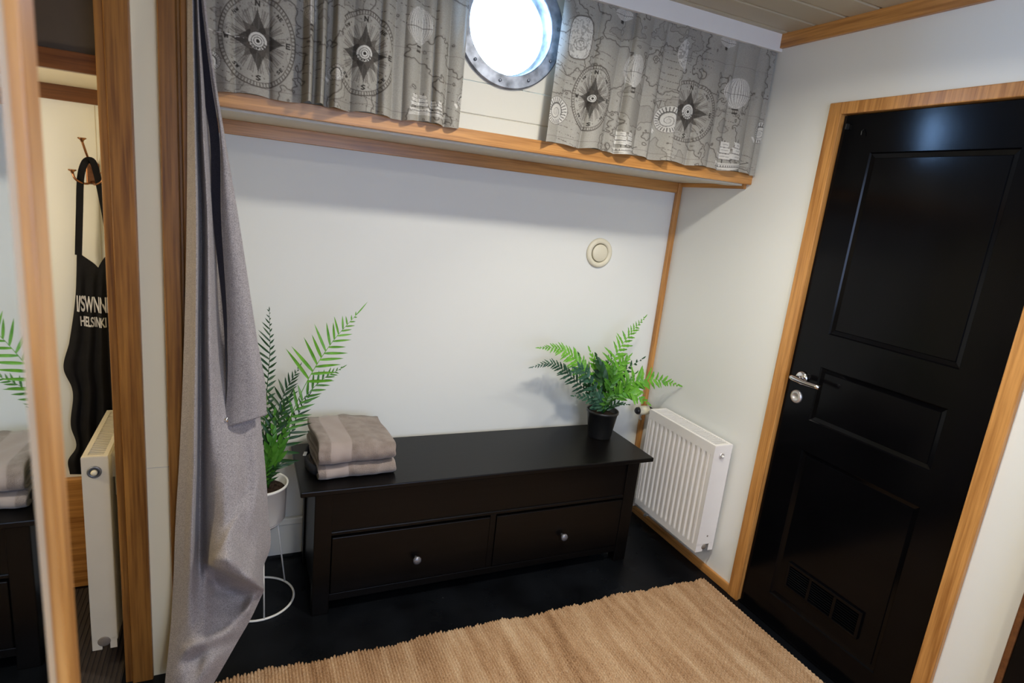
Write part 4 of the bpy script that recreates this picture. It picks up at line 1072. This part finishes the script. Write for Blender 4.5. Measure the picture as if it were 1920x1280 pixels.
def strip(name, pts, wd, nrm, parent, mat):
    bm = bmesh.new(); prev = None
    for i, p in enumerate(pts):
        t = (pts[min(len(pts)-1, i+1)]-pts[max(0, i-1)]).normalized(); s_ = t.cross(Vector(nrm)).normalized(); n_ = Vector(nrm)*.0012
        w_ = wd[i] if isinstance(wd, list) else wd
        q = [bm.verts.new(p+s_*w_+n_), bm.verts.new(p-s_*w_+n_), bm.verts.new(p-s_*w_-n_), bm.verts.new(p+s_*w_-n_)]
        if prev:
            for k in range(4): bm.faces.new((prev[k], prev[(k+1) % 4], q[(k+1) % 4], q[k]))
        else: bm.faces.new(q)
        prev = q
    bm.faces.new(prev); return bm_obj(name, bm, mat, parent, False)
strip('neck_strap', bez([at(147, 478, 'y', YA), at(149, 400, 'y', YA), at(151, 335, 'y', YA), at(158, 307, 'y', -.07), at(167, 300, 'y', -.06), at(176, 307, 'y', -.07), at(186, 345, 'y', YA), at(197, 400, 'y', YA), at(209, 470, 'y', YA), at(214, 500, 'y', YA)], 46), .0098, (0, 1, 0), A, M['apron'])
ap_rows = [
 (468, [(144, .0), (152, .0), (164, .002), (176, .004), (184, .004), (192, .0), (204, .0), (216, .0), (232, 0), (246, 0)]),
 (560, [(141, .0), (150, .010), (160, .002), (172, .012), (182, .004), (190, .016), (200, .004), (212, .014), (228, .004), (246, 0)]),
 (640, [(130, .0), (142, .012), (155, .004), (168, .018), (180, .006), (190, .022), (202, .006), (214, .02), (232, .006), (250, 0)]),
 (695, [(120, .0), (134, .016), (148, .004), (164, .024), (178, .008), (190, .028), (204, .008), (218, .026), (236, .008), (254, 0)]),
 (725, [(134, .0), (144, .014), (154, .004), (168, .026), (180, .008), (192, .030), (206, .010), (220, .028), (238, .008), (254, 0)]),
 (800, [(133, .0), (142, .014), (152, .004), (166, .028), (180, .008), (194, .032), (208, .010), (222, .03), (240, .008), (256, 0)]),
 (840, [(142, .0), (148, .010), (156, .004), (168, .026), (180, .008), (194, .030), (208, .010), (222, .03), (240, .008), (256, 0)]),
 (862, [(128, .0), (140, .014), (152, .004), (166, .026), (180, .008), (194, .030), (208, .010), (222, .03), (240, .008), (256, 0)]),
 (889, [(131, .0), (142, .012), (154, .004), (168, .024), (180, .006), (194, .028), (208, .010), (222, .03), (240, .008), (256, 0)]),
]
Pa = drape(ap_rows, 110, 200, YA)
# V shaped neckline: the top rows follow the notch
for i in range(30):
    for j in range(Pa.shape[1]):
        u = j/(Pa.shape[1]-1); drop = .060*u/.42 if u < .42 else .060-.04*min(1, (u-.42)/.2)
        Pa[i, j, 2] -= drop*(1-i/30)
ao = grid_mesh('apron_body', Pa, M['apron'], A)
sm = ao.modifiers.new('thickness', 'SOLIDIFY'); sm.thickness = .0016
def apron_text(txt, x0, z0, size, sx, rot, name):
    cu = D.curves.new(name, 'FONT'); cu.body = txt; cu.size = size; cu.offset = size*.022; cu.extrude = .0004; cu.space_character = .98
    t = D.objects.new(name, cu); COL.objects.link(t); bpy.context.view_layer.update()
    dg = bpy.context.evaluated_depsgraph_get(); me = D.meshes.new_from_object(t.evaluated_get(dg)); D.objects.remove(t)
    for v_ in me.vertices:
        x, z = v_.co.x*sx, v_.co.y
        X = x0+x*math.cos(rot); Z = z0+z+x*math.sin(rot)
        # lie on the cloth: find the sheet's depth there
        dd = (Pa[:, :, 0]-X)**2+(Pa[:, :, 2]-Z)**2; k = np.unravel_index(np.argmin(dd), dd.shape)
        v_.co = Vector((X, Pa[k][1]-.0022-v_.co.z, Z))
    me.name = name; return link(name, me, M['lettering'], A)
p = at(142, 584, 'y', -.085); apron_text('I/SWNNI', p.x, p.z, .074, .325, -.05, 'lettering')
p = at(149, 612, 'y', -.085); apron_text('HELSINKI', p.x, p.z, .047, .395, -.06, 'lettering')

# ================================================================== MIRROR
MX = -2.142
MR = empty('framed_mirror', (MX, -2.5, 0), 'tall mirror in a wooden frame at the left edge reflecting fern and towels', 'mirror')
FX = MX+.007                                   # the frame stands proud of the glass
YF = at(81, 640, 'x', FX).y; YE = at(107, 640, 'x', FX).y; YG = at(40, 640, 'x', MX).y; YV = at(62, 640, 'x', MX).y
bm = bmesh.new(); add_box(bm, MX-.006, MX, -3.25, YG, .12, 2.25, 0); bm_obj('mirror_glass', bm, M['mirror'], MR)
bm = bmesh.new()
vs = [bm.verts.new(p) for p in ((MX, YG, .10), (MX, YG, 2.27), (MX-.002, YF, 2.27), (MX-.002, YF, .10), (MX-.009, YG, .10), (MX-.009, YG, 2.27), (MX-.009, YF, 2.27), (MX-.009, YF, .10))]
for f in ((0, 1, 2, 3), (4, 5, 6, 7), (0, 4, 5, 1), (3, 2, 6, 7), (0, 3, 7, 4), (1, 5, 6, 2)): bm.faces.new([vs[k] for k in f])
bm_obj('bevelled_edge', bm, M['bevel'], MR)
bm = bmesh.new(); add_box(bm, MX-.03, FX, YF, YE, 0, ZC-.01, .0015); add_box(bm, MX-.045, MX-.010, -3.30, YF, .0, ZC-.01, .002); add_box(bm, MX-.03, FX, -3.30, -3.255, 0, ZC-.01, .003)
add_box(bm, MX-.010, FX-.002, -3.26, YF, .0, .10, .002); add_box(bm, MX-.010, FX-.002, -3.26, YF, 2.27, ZC-.01, .002)
bm_obj('frame', bm, M['oak_z'], MR)
